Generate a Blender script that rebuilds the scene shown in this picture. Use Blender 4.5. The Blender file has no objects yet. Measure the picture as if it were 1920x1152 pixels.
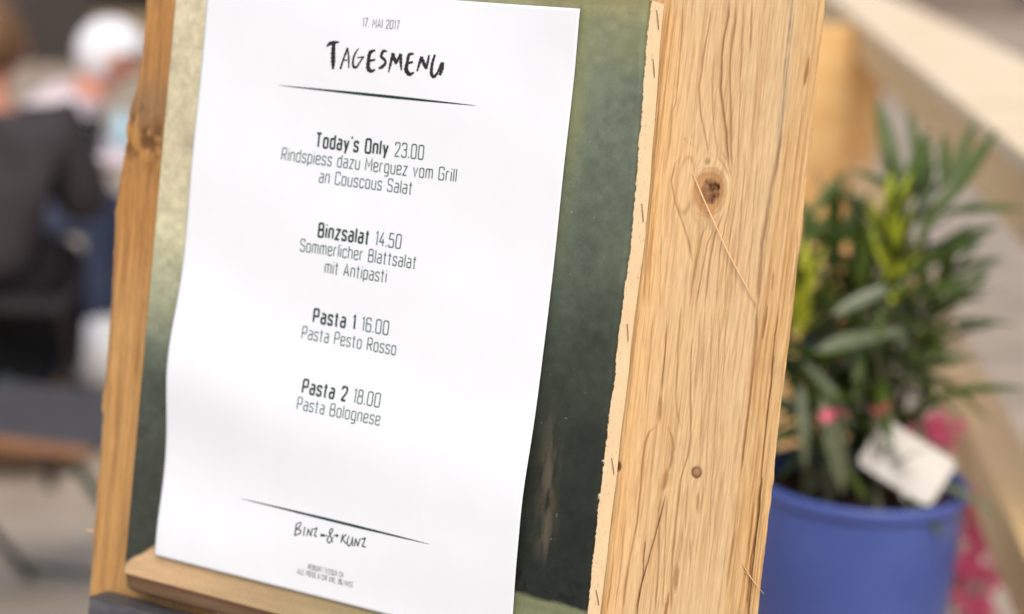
import bpy, bmesh, math, random
import numpy as np
from mathutils import Vector, Matrix, Euler

random.seed(7)
rng = np.random.default_rng(11)
S = bpy.context.scene
COL = S.collection
R = math.radians

# ------------------------------------------------------------------ camera
F = 3270.0                                   # focal length in photo pixels (1920 wide)
EYE = Vector((0.4506, -0.7010, 1.45))
MX = Vector((0.8817926, 0.1418221, -0.4498091))   # world x axis in camera coordinates (right, down, forward)
MY = Vector((0.4695604, -0.1745833, 0.8654674))
MZ = Vector((0.0442133, -0.9743753, -0.2205403))
right = Vector((MX[0], MY[0], MZ[0])); down = Vector((MX[1], MY[1], MZ[1])); fwd = Vector((MX[2], MY[2], MZ[2]))
cd = bpy.data.cameras.new('camera')
cam = bpy.data.objects.new('camera', cd); COL.objects.link(cam)
m = Matrix.Identity(4)
for i in range(3):
    m[i][0] = right[i]; m[i][1] = -down[i]; m[i][2] = -fwd[i]; m[i][3] = EYE[i]
cam.matrix_world = m
cd.sensor_width = 36.0
cd.lens = 36.0 * F / 1920.0
cd.clip_start = 0.02; cd.clip_end = 600
cd.dof.use_dof = True
cd.dof.focus_distance = 0.796
cd.dof.aperture_fstop = 4.5
S.camera = cam

# ------------------------------------------------------------------ world, sun, exposure
SUN_EL, SUN_AZ = 51.0, 150.0                 # azimuth from +Y clockwise
w = bpy.data.worlds.new('World'); S.world = w; w.use_nodes = True
nt = w.node_tree; nt.nodes.clear()
wo = nt.nodes.new('ShaderNodeOutputWorld'); bg = nt.nodes.new('ShaderNodeBackground')
sk = nt.nodes.new('ShaderNodeTexSky'); sk.sky_type = 'NISHITA'; sk.sun_disc = False
sk.sun_elevation = R(SUN_EL); sk.sun_rotation = R(SUN_AZ)
sk.air_density = 1.0; sk.dust_density = 3.0; sk.ozone_density = 0.6
bg.inputs['Strength'].default_value = 0.15
nt.links.new(sk.outputs[0], bg.inputs['Color']); nt.links.new(bg.outputs[0], wo.inputs['Surface'])
sl = bpy.data.lights.new('sun', 'SUN'); sl.energy = 1.5; sl.angle = R(35); sl.color = (1.0, 0.95, 0.83)
so = bpy.data.objects.new('sun', sl); COL.objects.link(so)
sd = Vector((math.sin(R(SUN_AZ)) * math.cos(R(SUN_EL)), math.cos(R(SUN_AZ)) * math.cos(R(SUN_EL)), math.sin(R(SUN_EL))))
so.rotation_euler = sd.to_track_quat('Z', 'Y').to_euler(); so.location = (0, 0, 8)
S.view_settings.view_transform = 'Standard'; S.view_settings.look = 'None'
S.view_settings.exposure = 0.28; S.view_settings.gamma = 1.0; S.view_settings.use_curve_mapping = False
S.render.engine = 'CYCLES'
S.cycles.use_denoising = True; S.cycles.denoising_prefilter = 'FAST'; S.cycles.sample_clamp_indirect = 3.0
S.cycles.use_adaptive_sampling = True; S.cycles.adaptive_threshold = 0.008
S.cycles.max_bounces = 6; S.cycles.diffuse_bounces = 4; S.cycles.caustics_reflective = False; S.cycles.caustics_refractive = False

# ------------------------------------------------------------------ helpers
def ray(px, py, d):                          # place at distance d (along the view) seen at a photo pixel
    return EYE + right * ((px - 960) / F * d) + down * ((py - 576) / F * d) + fwd * d

def lin(c):
    a = np.asarray(c, float) / 255.0
    return np.where(a <= 0.04045, a / 12.92, ((a + 0.055) / 1.055) ** 2.4)

def link(o, parent=None):
    COL.objects.link(o)
    if parent: o.parent = parent
    return o

def tag(o, label=None, cat=None, group=None, kind=None):
    if label: o['label'] = label
    if cat: o['category'] = cat
    if group: o['group'] = group
    if kind: o['kind'] = kind
    return o

def empty(name, loc=(0, 0, 0), rot=(0, 0, 0)):
    o = bpy.data.objects.new(name, None); o.empty_display_size = 0.05
    link(o); o.location = loc; o.rotation_euler = rot
    return o

def mesh_obj(name, verts, faces, mat=None, parent=None, smooth=False):
    me = bpy.data.meshes.new(name)
    me.from_pydata([tuple(v) for v in verts], [], [tuple(f) for f in faces]); me.update()
    if smooth: me.polygons.foreach_set('use_smooth', [True] * len(me.polygons))
    if mat: me.materials.append(mat)
    return link(bpy.data.objects.new(name, me), parent)

def bm_obj(name, bm, mat=None, parent=None, smooth=False, bevel=0):
    if bevel:
        bmesh.ops.bevel(bm, geom=list(bm.edges), offset=bevel, segments=2, affect='EDGES', profile=0.6)
    me = bpy.data.meshes.new(name); bm.to_mesh(me); bm.free()
    if smooth: me.polygons.foreach_set('use_smooth', [True] * len(me.polygons))
    if mat: me.materials.append(mat)
    return link(bpy.data.objects.new(name, me), parent)

def box_bm(bm, lo, hi, mtx=None):
    vs = [Vector((x, y, z)) for x in (lo[0], hi[0]) for y in (lo[1], hi[1]) for z in (lo[2], hi[2])]
    if mtx: vs = [mtx @ v for v in vs]
    v = [bm.verts.new(p) for p in vs]
    for f in ((0, 1, 3, 2), (4, 6, 7, 5), (0, 4, 5, 1), (2, 3, 7, 6), (0, 2, 6, 4), (1, 5, 7, 3)):
        bm.faces.new([v[i] for i in f])

def box(name, lo, hi, mat, parent=None, mtx=None, bevel=0.002):
    bm = bmesh.new(); box_bm(bm, lo, hi, mtx)
    return bm_obj(name, bm, mat, parent, bevel=bevel)

def grid_mesh(name, P, mat, parent=None, smooth=True, cols=None, attrs=None, close=False):
    """P: (rows, cols, 3) array of points"""
    nr, nc = P.shape[:2]
    me = bpy.data.meshes.new(name)
    me.vertices.add(nr * nc); me.vertices.foreach_set('co', P.reshape(-1).astype(np.float32))
    i = np.arange(nr - 1)[:, None] * nc + np.arange(nc - 1)[None, :]
    q = np.stack([i, i + 1, i + nc + 1, i + nc], -1).reshape(-1, 4)
    n = len(q)
    me.loops.add(n * 4); me.loops.foreach_set('vertex_index', q.reshape(-1).astype(np.int32))
    me.polygons.add(n); me.polygons.foreach_set('loop_start', (np.arange(n) * 4).astype(np.int32))
    me.polygons.foreach_set('loop_total', np.full(n, 4, np.int32))
    if smooth: me.polygons.foreach_set('use_smooth', np.ones(n, bool))
    me.update(); me.validate()
    if cols is not None:
        a = me.color_attributes.new('tint', 'FLOAT_COLOR', 'POINT')
        c = np.concatenate([cols, np.ones(cols.shape[:2] + (1,))], -1)
        a.data.foreach_set('color', c.reshape(-1).astype(np.float32))
    for k, v in (attrs or {}).items():
        a = me.attributes.new(k, 'FLOAT', 'POINT'); a.data.foreach_set('value', v.reshape(-1).astype(np.float32))
    if mat: me.materials.append(mat)
    return link(bpy.data.objects.new(name, me), parent)

def tube_mesh(name, pts, rad, mat, parent=None, seg=8, caps=True):
    pts = [Vector(p) for p in pts]; n = len(pts)
    rads = rad if hasattr(rad, '__len__') else [rad] * n
    V = []; Fc = []; prev = None
    for i, p in enumerate(pts):
        t = (pts[min(i + 1, n - 1)] - pts[max(i - 1, 0)]).normalized()
        a = prev if prev else (Vector((0, 0, 1)) if abs(t.z) < .9 else Vector((1, 0, 0)))
        x = (a - t * a.dot(t)).normalized(); y = t.cross(x); prev = x
        for k in range(seg):
            an = 2 * math.pi * k / seg
            V.append(p + (x * math.cos(an) + y * math.sin(an)) * rads[i])
    for i in range(n - 1):
        for k in range(seg):
            Fc.append((i * seg + k, i * seg + (k + 1) % seg, (i + 1) * seg + (k + 1) % seg, (i + 1) * seg + k))
    if caps: Fc.append(tuple(range(seg - 1, -1, -1))); Fc.append(tuple((n - 1) * seg + k for k in range(seg)))
    return mesh_obj(name, V, Fc, mat, parent, smooth=True)

def lathe(name, prof, mat, parent=None, seg=64):
    V = []; Fc = []
    for (r, z) in prof:
        for k in range(seg):
            a = 2 * math.pi * k / seg; V.append((r * math.cos(a), r * math.sin(a), z))
    for i in range(len(prof) - 1):
        for k in range(seg):
            Fc.append((i * seg + k, i * seg + (k + 1) % seg, (i + 1) * seg + (k + 1) % seg, (i + 1) * seg + k))
    return mesh_obj(name, V, Fc, mat, parent, smooth=True)

# value noise in numpy
def vnoise(x, y, seed=0):
    r = np.random.default_rng(seed).random((257, 257))
    xi = np.floor(x).astype(int); yi = np.floor(y).astype(int)
    fx = x - xi; fy = y - yi; fx = fx * fx * (3 - 2 * fx); fy = fy * fy * (3 - 2 * fy)
    g = lambda a, b: r[a % 257, b % 257]
    return (g(xi, yi) * (1 - fx) + g(xi + 1, yi) * fx) * (1 - fy) + (g(xi, yi + 1) * (1 - fx) + g(xi + 1, yi + 1) * fx) * fy

def fbm(x, y, seed=0, o=4):
    s = 0; a = 1.0; t = 0
    for i in range(o):
        s = s + a * vnoise(x * 2 ** i, y * 2 ** i, seed + i); t += a; a *= 0.5
    return s / t

# ------------------------------------------------------------------ materials
def new_mat(name):
    mt = bpy.data.materials.new(name); mt.use_nodes = True
    return mt, mt.node_tree, mt.node_tree.nodes['Principled BSDF']

def noise_mat(name, c1, c2, scale=8.0, rough=0.6, bump=0.1, spec=0.4, stretch=(1, 1, 1), detail=6, dist=0.002, trans=0.0):
    mt, t, b = new_mat(name)
    tc = t.nodes.new('ShaderNodeTexCoord'); mp = t.nodes.new('ShaderNodeMapping'); mp.inputs['Scale'].default_value = stretch
    n = t.nodes.new('ShaderNodeTexNoise'); n.inputs['Scale'].default_value = scale; n.inputs['Detail'].default_value = detail
    r = t.nodes.new('ShaderNodeValToRGB'); r.color_ramp.elements[0].position = .3; r.color_ramp.elements[1].position = .7
    r.color_ramp.elements[0].color = (*c1, 1); r.color_ramp.elements[1].color = (*c2, 1)
    t.links.new(tc.outputs['Object'], mp.inputs[0]); t.links.new(mp.outputs[0], n.inputs['Vector'])
    t.links.new(n.outputs['Fac'], r.inputs[0]); t.links.new(r.outputs[0], b.inputs['Base Color'])
    if bump:
        bp = t.nodes.new('ShaderNodeBump'); bp.inputs['Strength'].default_value = bump; bp.inputs['Distance'].default_value = dist
        t.links.new(n.outputs['Fac'], bp.inputs['Height']); t.links.new(bp.outputs[0], b.inputs['Normal'])
    b.inputs['Roughness'].default_value = rough; b.inputs['Specular IOR Level'].default_value = spec
    if trans:
        b.inputs['Transmission Weight'].default_value = trans
    return mt

def attr_mat(name, rough=0.65, spec=0.3, noise_amt=0.12, scale=(900, 900, 120), bump=0.25, dist=0.0004, weave=False, fibre=False):
    """colour comes from the mesh's own 'tint' attribute, broken up by fine noise"""
    mt, t, b = new_mat(name)
    at = t.nodes.new('ShaderNodeAttribute'); at.attribute_name = 'tint'
    tc = t.nodes.new('ShaderNodeTexCoord'); mp = t.nodes.new('ShaderNodeMapping'); mp.inputs['Scale'].default_value = scale
    n = t.nodes.new('ShaderNodeTexNoise'); n.inputs['Scale'].default_value = 1.0; n.inputs['Detail'].default_value = 5
    t.links.new(tc.outputs['Object'], mp.inputs[0]); t.links.new(mp.outputs[0], n.inputs['Vector'])
    mr = t.nodes.new('ShaderNodeMapRange'); mr.inputs['From Min'].default_value = .25; mr.inputs['From Max'].default_value = .75
    mr.inputs['To Min'].default_value = 1 - noise_amt; mr.inputs['To Max'].default_value = 1 + noise_amt
    t.links.new(n.outputs['Fac'], mr.inputs['Value'])
    mul = t.nodes.new('ShaderNodeVectorMath'); mul.operation = 'SCALE'
    t.links.new(at.outputs['Color'], mul.inputs[0]); t.links.new(mr.outputs[0], mul.inputs['Scale'])
    t.links.new(mul.outputs[0], b.inputs['Base Color'])
    if fibre:
        mp2 = t.nodes.new('ShaderNodeMapping'); mp2.inputs['Scale'].default_value = (2600, 1200, 80)
        n2 = t.nodes.new('ShaderNodeTexNoise'); n2.inputs['Scale'].default_value = 1.0; n2.inputs['Detail'].default_value = 3
        t.links.new(tc.outputs['Object'], mp2.inputs[0]); t.links.new(mp2.outputs[0], n2.inputs['Vector'])
        mr2 = t.nodes.new('ShaderNodeMapRange'); mr2.inputs['From Min'].default_value = .3; mr2.inputs['From Max'].default_value = .62
        mr2.inputs['To Min'].default_value = .90; mr2.inputs['To Max'].default_value = 1.03
        t.links.new(n2.outputs['Fac'], mr2.inputs['Value'])
        mul2 = t.nodes.new('ShaderNodeVectorMath'); mul2.operation = 'SCALE'
        t.links.new(mul.outputs[0], mul2.inputs[0]); t.links.new(mr2.outputs[0], mul2.inputs['Scale']); t.links.new(mul2.outputs[0], b.inputs['Base Color'])
    h = n.outputs['Fac']
    if weave:
        hs = []
        for ax in 'XZ':
            wv = t.nodes.new('ShaderNodeTexWave'); wv.bands_direction = ax; wv.inputs['Scale'].default_value = 640
            wv.inputs['Distortion'].default_value = 1.2; wv.inputs['Detail'].default_value = 1
            t.links.new(tc.outputs['Object'], wv.inputs['Vector']); hs.append(wv.outputs['Fac'])
        ad = t.nodes.new('ShaderNodeMath'); ad.operation = 'MULTIPLY'
        t.links.new(hs[0], ad.inputs[0]); t.links.new(hs[1], ad.inputs[1])
        ad2 = t.nodes.new('ShaderNodeMath'); ad2.operation = 'ADD'
        t.links.new(ad.outputs[0], ad2.inputs[0]); t.links.new(n.outputs['Fac'], ad2.inputs[1]); h = ad2.outputs[0]
    bp = t.nodes.new('ShaderNodeBump'); bp.inputs['Strength'].default_value = bump; bp.inputs['Distance'].default_value = dist
    t.links.new(h, bp.inputs['Height']); t.links.new(bp.outputs[0], b.inputs['Normal'])
    b.inputs['Roughness'].default_value = rough; b.inputs['Specular IOR Level'].default_value = spec
    return mt

def leafy(mt, amt=.18):                        # light passes through thin leaves and petals
    t = mt.node_tree; b = t.nodes['Principled BSDF']; out = t.nodes['Material Output']
    tr_ = t.nodes.new('ShaderNodeBsdfTranslucent'); mx = t.nodes.new('ShaderNodeMixShader'); mx.inputs[0].default_value = amt
    src = b.inputs['Base Color'].links[0].from_socket; t.links.new(src, tr_.inputs['Color'])
    t.links.new(b.outputs[0], mx.inputs[1]); t.links.new(tr_.outputs[0], mx.inputs[2]); t.links.new(mx.outputs[0], out.inputs['Surface'])

def C(r, g, b, k=1.0): return tuple(float(x) * k for x in lin((r, g, b)))

M_plank = attr_mat('weathered_pine', rough=.62, spec=.25, noise_amt=.16, scale=(1500, 1500, 90), bump=.5, dist=.0003, fibre=True)
M_canvas = attr_mat('painted_linen', rough=.7, spec=.2, noise_amt=.12, scale=(1300, 1300, 1300), bump=.35, dist=.0003, weave=True)
M_tan = noise_mat('planed_timber', C(222, 172, 106), C(238, 198, 136), 5, .6, .08, .3, (1, 1, 14))
M_tan2 = noise_mat('planed_timber_sun_tint', C(236, 210, 168), C(248, 226, 190), 5, .6, .08, .3, (1, 1, 14))  # same timber, its overexposed sunlight put into the colour
M_tan3 = noise_mat('planed_timber_lit_tint', C(248, 208, 146), C(255, 222, 170), 5, .6, .08, .3, (1, 1, 14))  # same timber brightened in colour so shaded faces look lit
M_tan4 = noise_mat('planed_timber_light', C(250, 222, 176), C(255, 232, 196), 5, .6, .08, .3, (1, 1, 14))  # lighter lit copy of the same timber, on no part
M_stain = noise_mat('grey_stained_wood', C(50, 50, 55), C(98, 96, 100), 30, .55, .5, .4, (1.2, 30, 30), dist=.001)
M_paper = noise_mat('white_paper', (.755, .775, .81), (.775, .795, .83), 40, .55, .02, .35, dist=.0002)
M_ink = noise_mat('dark_green_ink', C(26, 50, 42), C(36, 60, 52), 60, .7, 0, .2)
M_ink_thin = noise_mat('thin_grey_green_ink', C(42, 80, 68), C(52, 90, 78), 60, .7, 0, .2)
M_ink_grey = noise_mat('pale_grey_ink', C(84, 92, 92), C(98, 106, 104), 60, .7, 0, .2)
M_ink_black = noise_mat('brush_black_ink', C(24, 25, 25), C(46, 47, 46), 120, .6, 0, .3)
M_staple = noise_mat('staple_steel', C(130, 112, 92), C(170, 152, 130), 200, .4, 0, .6); M_staple.node_tree.nodes['Principled BSDF'].inputs['Metallic'].default_value = .6
M_straw = noise_mat('dry_fibre', C(214, 170, 118), C(236, 196, 146), 200, .5, 0, .4)
M_fray = noise_mat('raw_threads', C(236, 214, 176), C(246, 226, 190), 300, .7, 0, .2)
M_blue = noise_mat('blue_glaze', C(64, 82, 150), C(80, 98, 166), 9, .42, .03, .45)
M_soil = noise_mat('potting_soil', C(40, 26, 18), C(72, 48, 34), 60, .9, .8, .1, dist=.004)
M_label = noise_mat('white_plastic_label', C(214, 208, 198), C(226, 220, 210), 20, .4, .01, .5)
M_stem = noise_mat('plant_stem', C(80, 86, 60), C(120, 118, 88), 40, .6, .2, .3)
M_leaf = noise_mat('oleander_leaf', C(50, 68, 24), C(88, 106, 38), 30, .45, .15, .35, (1, .2, 1))
M_leaf_sheen = noise_mat('oleander_leaf_sheen_tint', C(90, 98, 72), C(112, 120, 92), 30, .38, .12, .45, (1, .2, 1))  # same leaf with its grey sky sheen put into the colour
M_leaf_young = noise_mat('young_yellow_leaf', C(196, 202, 40), C(218, 222, 84), 30, .4, .1, .4)
M_crate = noise_mat('dark_brown_crate_wood', C(70, 50, 34), C(98, 72, 48), 12, .7, .3, .3, (8, 1, 1))
M_pink = noise_mat('pink_petal', C(226, 66, 112), C(242, 120, 148), 60, .6, .05, .3)
M_pink_leaf = noise_mat('flower_foliage', C(80, 96, 60), C(120, 128, 88), 40, .5, .1, .4)
M_ground = noise_mat('pale_gravel_paving', C(150, 136, 120), C(182, 166, 148), 3.0, .85, .4, .2, detail=12, dist=.01)
M_metal_green = noise_mat('green_painted_metal', C(34, 58, 42), C(44, 70, 52), 30, .45, .05, .4)
M_slat_grey = noise_mat('dark_grey_slats', C(62, 60, 62), C(84, 82, 84), 20, .6, .3, .3, (8, 1, 1))
M_slat_brown = noise_mat('brown_wood_slats', C(128, 88, 60), C(152, 108, 76), 12, .5, .2, .4, (8, 1, 1))
M_black = noise_mat('black_metal', C(26, 25, 26), C(38, 37, 38), 20, .5, .05, .4)
M_jacket = noise_mat('charcoal_jacket_cloth', C(54, 50, 52), C(68, 63, 66), 12, .85, .4, .15, dist=.01)
M_jeans = noise_mat('blue_denim', C(64, 72, 96), C(86, 96, 120), 14, .85, .3, .15, dist=.006)
M_lilac = noise_mat('pale_lilac_cloth', C(206, 190, 192), C(224, 210, 212), 10, .85, .3, .15, dist=.01)
M_black_cloth = noise_mat('black_trousers_cloth', C(24, 23, 25), C(34, 33, 35), 14, .85, .3, .15, dist=.006)
M_skin = noise_mat('skin', C(196, 132, 108), C(212, 150, 124), 20, .5, .05, .4)
M_hair = noise_mat('brown_hair', C(84, 58, 36), C(130, 96, 62), 30, .55, .6, .4, (1, 1, .15), dist=.004)
M_cap = noise_mat('white_cap_cloth', C(222, 220, 222), C(236, 234, 236), 20, .8, .2, .2, dist=.003)
M_coral = noise_mat('coral_drink', C(214, 100, 78), C(228, 124, 100), 12, .25, 0, .5)
M_blue_pale = noise_mat('pale_blue_plastic', C(170, 204, 214), C(186, 216, 224), 12, .5, 0, .4)
M_ball = noise_mat('white_ball_plastic', C(246, 244, 240), C(252, 250, 246), 12, .45, .03, .4)
M_wall_dark = noise_mat('dark_facade_boards', C(40, 34, 30), C(60, 52, 46), 1.2, .8, .2, .2, (1, 1, 6), dist=.02)
M_wall_grey = noise_mat('taupe_render', C(126, 112, 102), C(140, 126, 116), .8, .85, .1, .2, dist=.01)
M_door_dark = noise_mat('dark_door_paint', C(50, 44, 40), C(62, 56, 52), 2, .5, .05, .4)
M_plinth = noise_mat('sandstone_plinth', C(140, 122, 98), C(160, 142, 116), 2, .85, .3, .2, dist=.01)
M_eye = noise_mat('eye_dark', C(40, 30, 26), C(50, 40, 34), 20, .2, 0, .5)

for mt_ in (M_leaf, M_leaf_young, M_pink, M_pink_leaf): leafy(mt_)

# ------------------------------------------------------------------ setting
n = 60
gx = np.concatenate([-np.geomspace(220, .5, n), [0], np.geomspace(.5, 220, n)])
GX, GY = np.meshgrid(gx, gx)
g = grid_mesh('ground', np.stack([GX, GY + 1.5, -0.0 * GX + .01 * (fbm(GX * .6 + 300, GY * .6 + 300, 5) - .5) * (np.hypot(GX, GY) < 60)], -1), M_ground)
tag(g, kind='structure')

def facing_basis(p):                          # a frame at p whose -Y looks back at the lens, upright
    v = Vector((p.x - EYE.x, p.y - EYE.y, 0)).normalized()
    return math.atan2(-v.x, v.y)

# dark building behind the diners (left)
p = ray(150, 60, 15); p.z = 0
bA = empty('cafe_building', p, (0, 0, facing_basis(p)))
tag(bA, 'dark brown boarded building with a pale sandstone plinth, beyond the seated people at far left', 'building')
for k in range(26):
    x = -4.6 + k * .32
    box('board', (x, 0, .45), (x + .305, .04 + .01 * (k % 2), 3.6), M_wall_dark, bA, bevel=.004)
box('plinth', (-4.6, -.06, 0), (3.72, .2, .447), M_plinth, bA, bevel=.01)
box('wall', (-4.6, .06, .45), (3.72, 3.0, 3.6), M_wall_dark, bA, bevel=0)
box('roof', (-4.9, -.3, 3.605), (4.0, 3.3, 3.8), M_door_dark, bA, bevel=.01)
dr = box('door', (-.9, -.06, .02), (.1, -.07 + .002, 2.3), M_door_dark, bA, bevel=0)
box('window', (1.2, -.03, 1.1), (2.4, -.008, 2.2), M_black, bA, bevel=0)

# taupe building far behind the railing (right)
p = ray(1850, 20, 30); p.z = 0
bB = empty('street_building', p, (0, 0, facing_basis(p)))
tag(bB, 'taupe rendered street building with dark doors, far behind the pine railing at top right', 'building')
box('wall', (-9, 0, 0), (9, 6, 7), M_wall_grey, bB, bevel=0)
box('plinth', (-9, -.12, 0), (9, -.002, .35), M_wall_grey, bB, bevel=0)
for x in (-6.2, -2.6, .45, 3.6, 6.4):
    d = box('door', (x, -.09, .36), (x + 1.1, -.004, 2.7), M_door_dark, bB, bevel=.01)
    box('handle', (x + .95, -.14, 1.3), (x + .99, -.092, 1.5), M_black, d, bevel=0)
    wd = box('window', (x, -.06, 3.9), (x + 1.1, -.004, 5.4), M_black, bB, bevel=.01)
    box('sill', (x - .08, -.16, 3.8), (x + 1.18, -.062, 3.88), M_plinth, wd, bevel=.01)
box('roof', (-9.3, -.4, 7.01), (9.3, 6.3, 7.4), M_door_dark, bB, bevel=.01)

# ------------------------------------------------------------------ pine railing at the right
vp = (ray(1385, -145, 1) - EYE); vp.z = 0; D = vp.normalized(); Rr = Vector((D.y, -D.x, 0))
rail_root = empty('pine_railing', Vector((EYE.x, EYE.y, 0)) + D * 4.4 + Rr * .31, (0, 0, math.atan2(D.y, D.x) - math.pi / 2))
tag(rail_root, 'new pale pine railing with wide sunlit top board, running back behind the potted oleander', 'railing')
# local: x = Rr, y = D ; x=0 is front face, y=0 is the far post
def rl(name, x0, x1, y0, y1, z0, z1, mat, bevel=.004): return box(name, (x0, y0, z0), (x1, y1, z1), mat, rail_root, bevel=bevel)
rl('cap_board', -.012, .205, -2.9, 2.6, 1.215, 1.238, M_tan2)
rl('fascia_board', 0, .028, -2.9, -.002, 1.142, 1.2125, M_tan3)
rl('fascia_board', .17, .198, -2.9, -.002, 1.142, 1.2125, M_tan)
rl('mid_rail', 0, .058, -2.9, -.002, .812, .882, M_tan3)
rl('bottom_rail', 0, .058, -2.9, -.002, .16, .23, M_tan)
rl('post', -.125, -.003, 0, .12, 0, 1.2125, M_tan)
rl('post', .001, .075, .03, .12, 0, 1.2125, M_tan)
rl('post', .062, .15, -2.88, -2.8, 0, 1.2125, M_tan)
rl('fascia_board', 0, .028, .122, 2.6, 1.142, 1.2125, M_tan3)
rl('post', .03, .12, 2.4, 2.49, 0, 1.2125, M_tan)
rl('cross_rail', -1.2, -.127, .03, .10, 1.12, 1.2125, M_tan)
rl('cross_rail', -1.2, -.127, .03, .10, .797, .867, M_tan)
rl('post', -1.3, -1.202, 0, .12, 0, 1.2125, M_tan)

# ------------------------------------------------------------------ the sign stand
LEAN = R(-8.0)
CEN = Vector((0, 0, 1.26143))                 # centre of the menu sheet; local x across, z up the board, -y towards the lens
def board_root(name, u, v, nn=0.0):
    q = Euler((LEAN, 0, 0)).to_matrix() @ Vector((u, -nn, v)) + CEN
    e = empty(name, q, (LEAN, 0, 0)); e['_'] = 0; del e['_']
    return e

VB = -1.2738
stand = board_root('wooden_sign_stand', 0, VB, -.02)
tag(stand, 'tall sign stand of rough pine planks with a dark stained crossbar, close up', 'sign stand')
YP = 0.0                                      # plank front plane in stand coordinates
def sv(v): return v - VB

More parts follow.
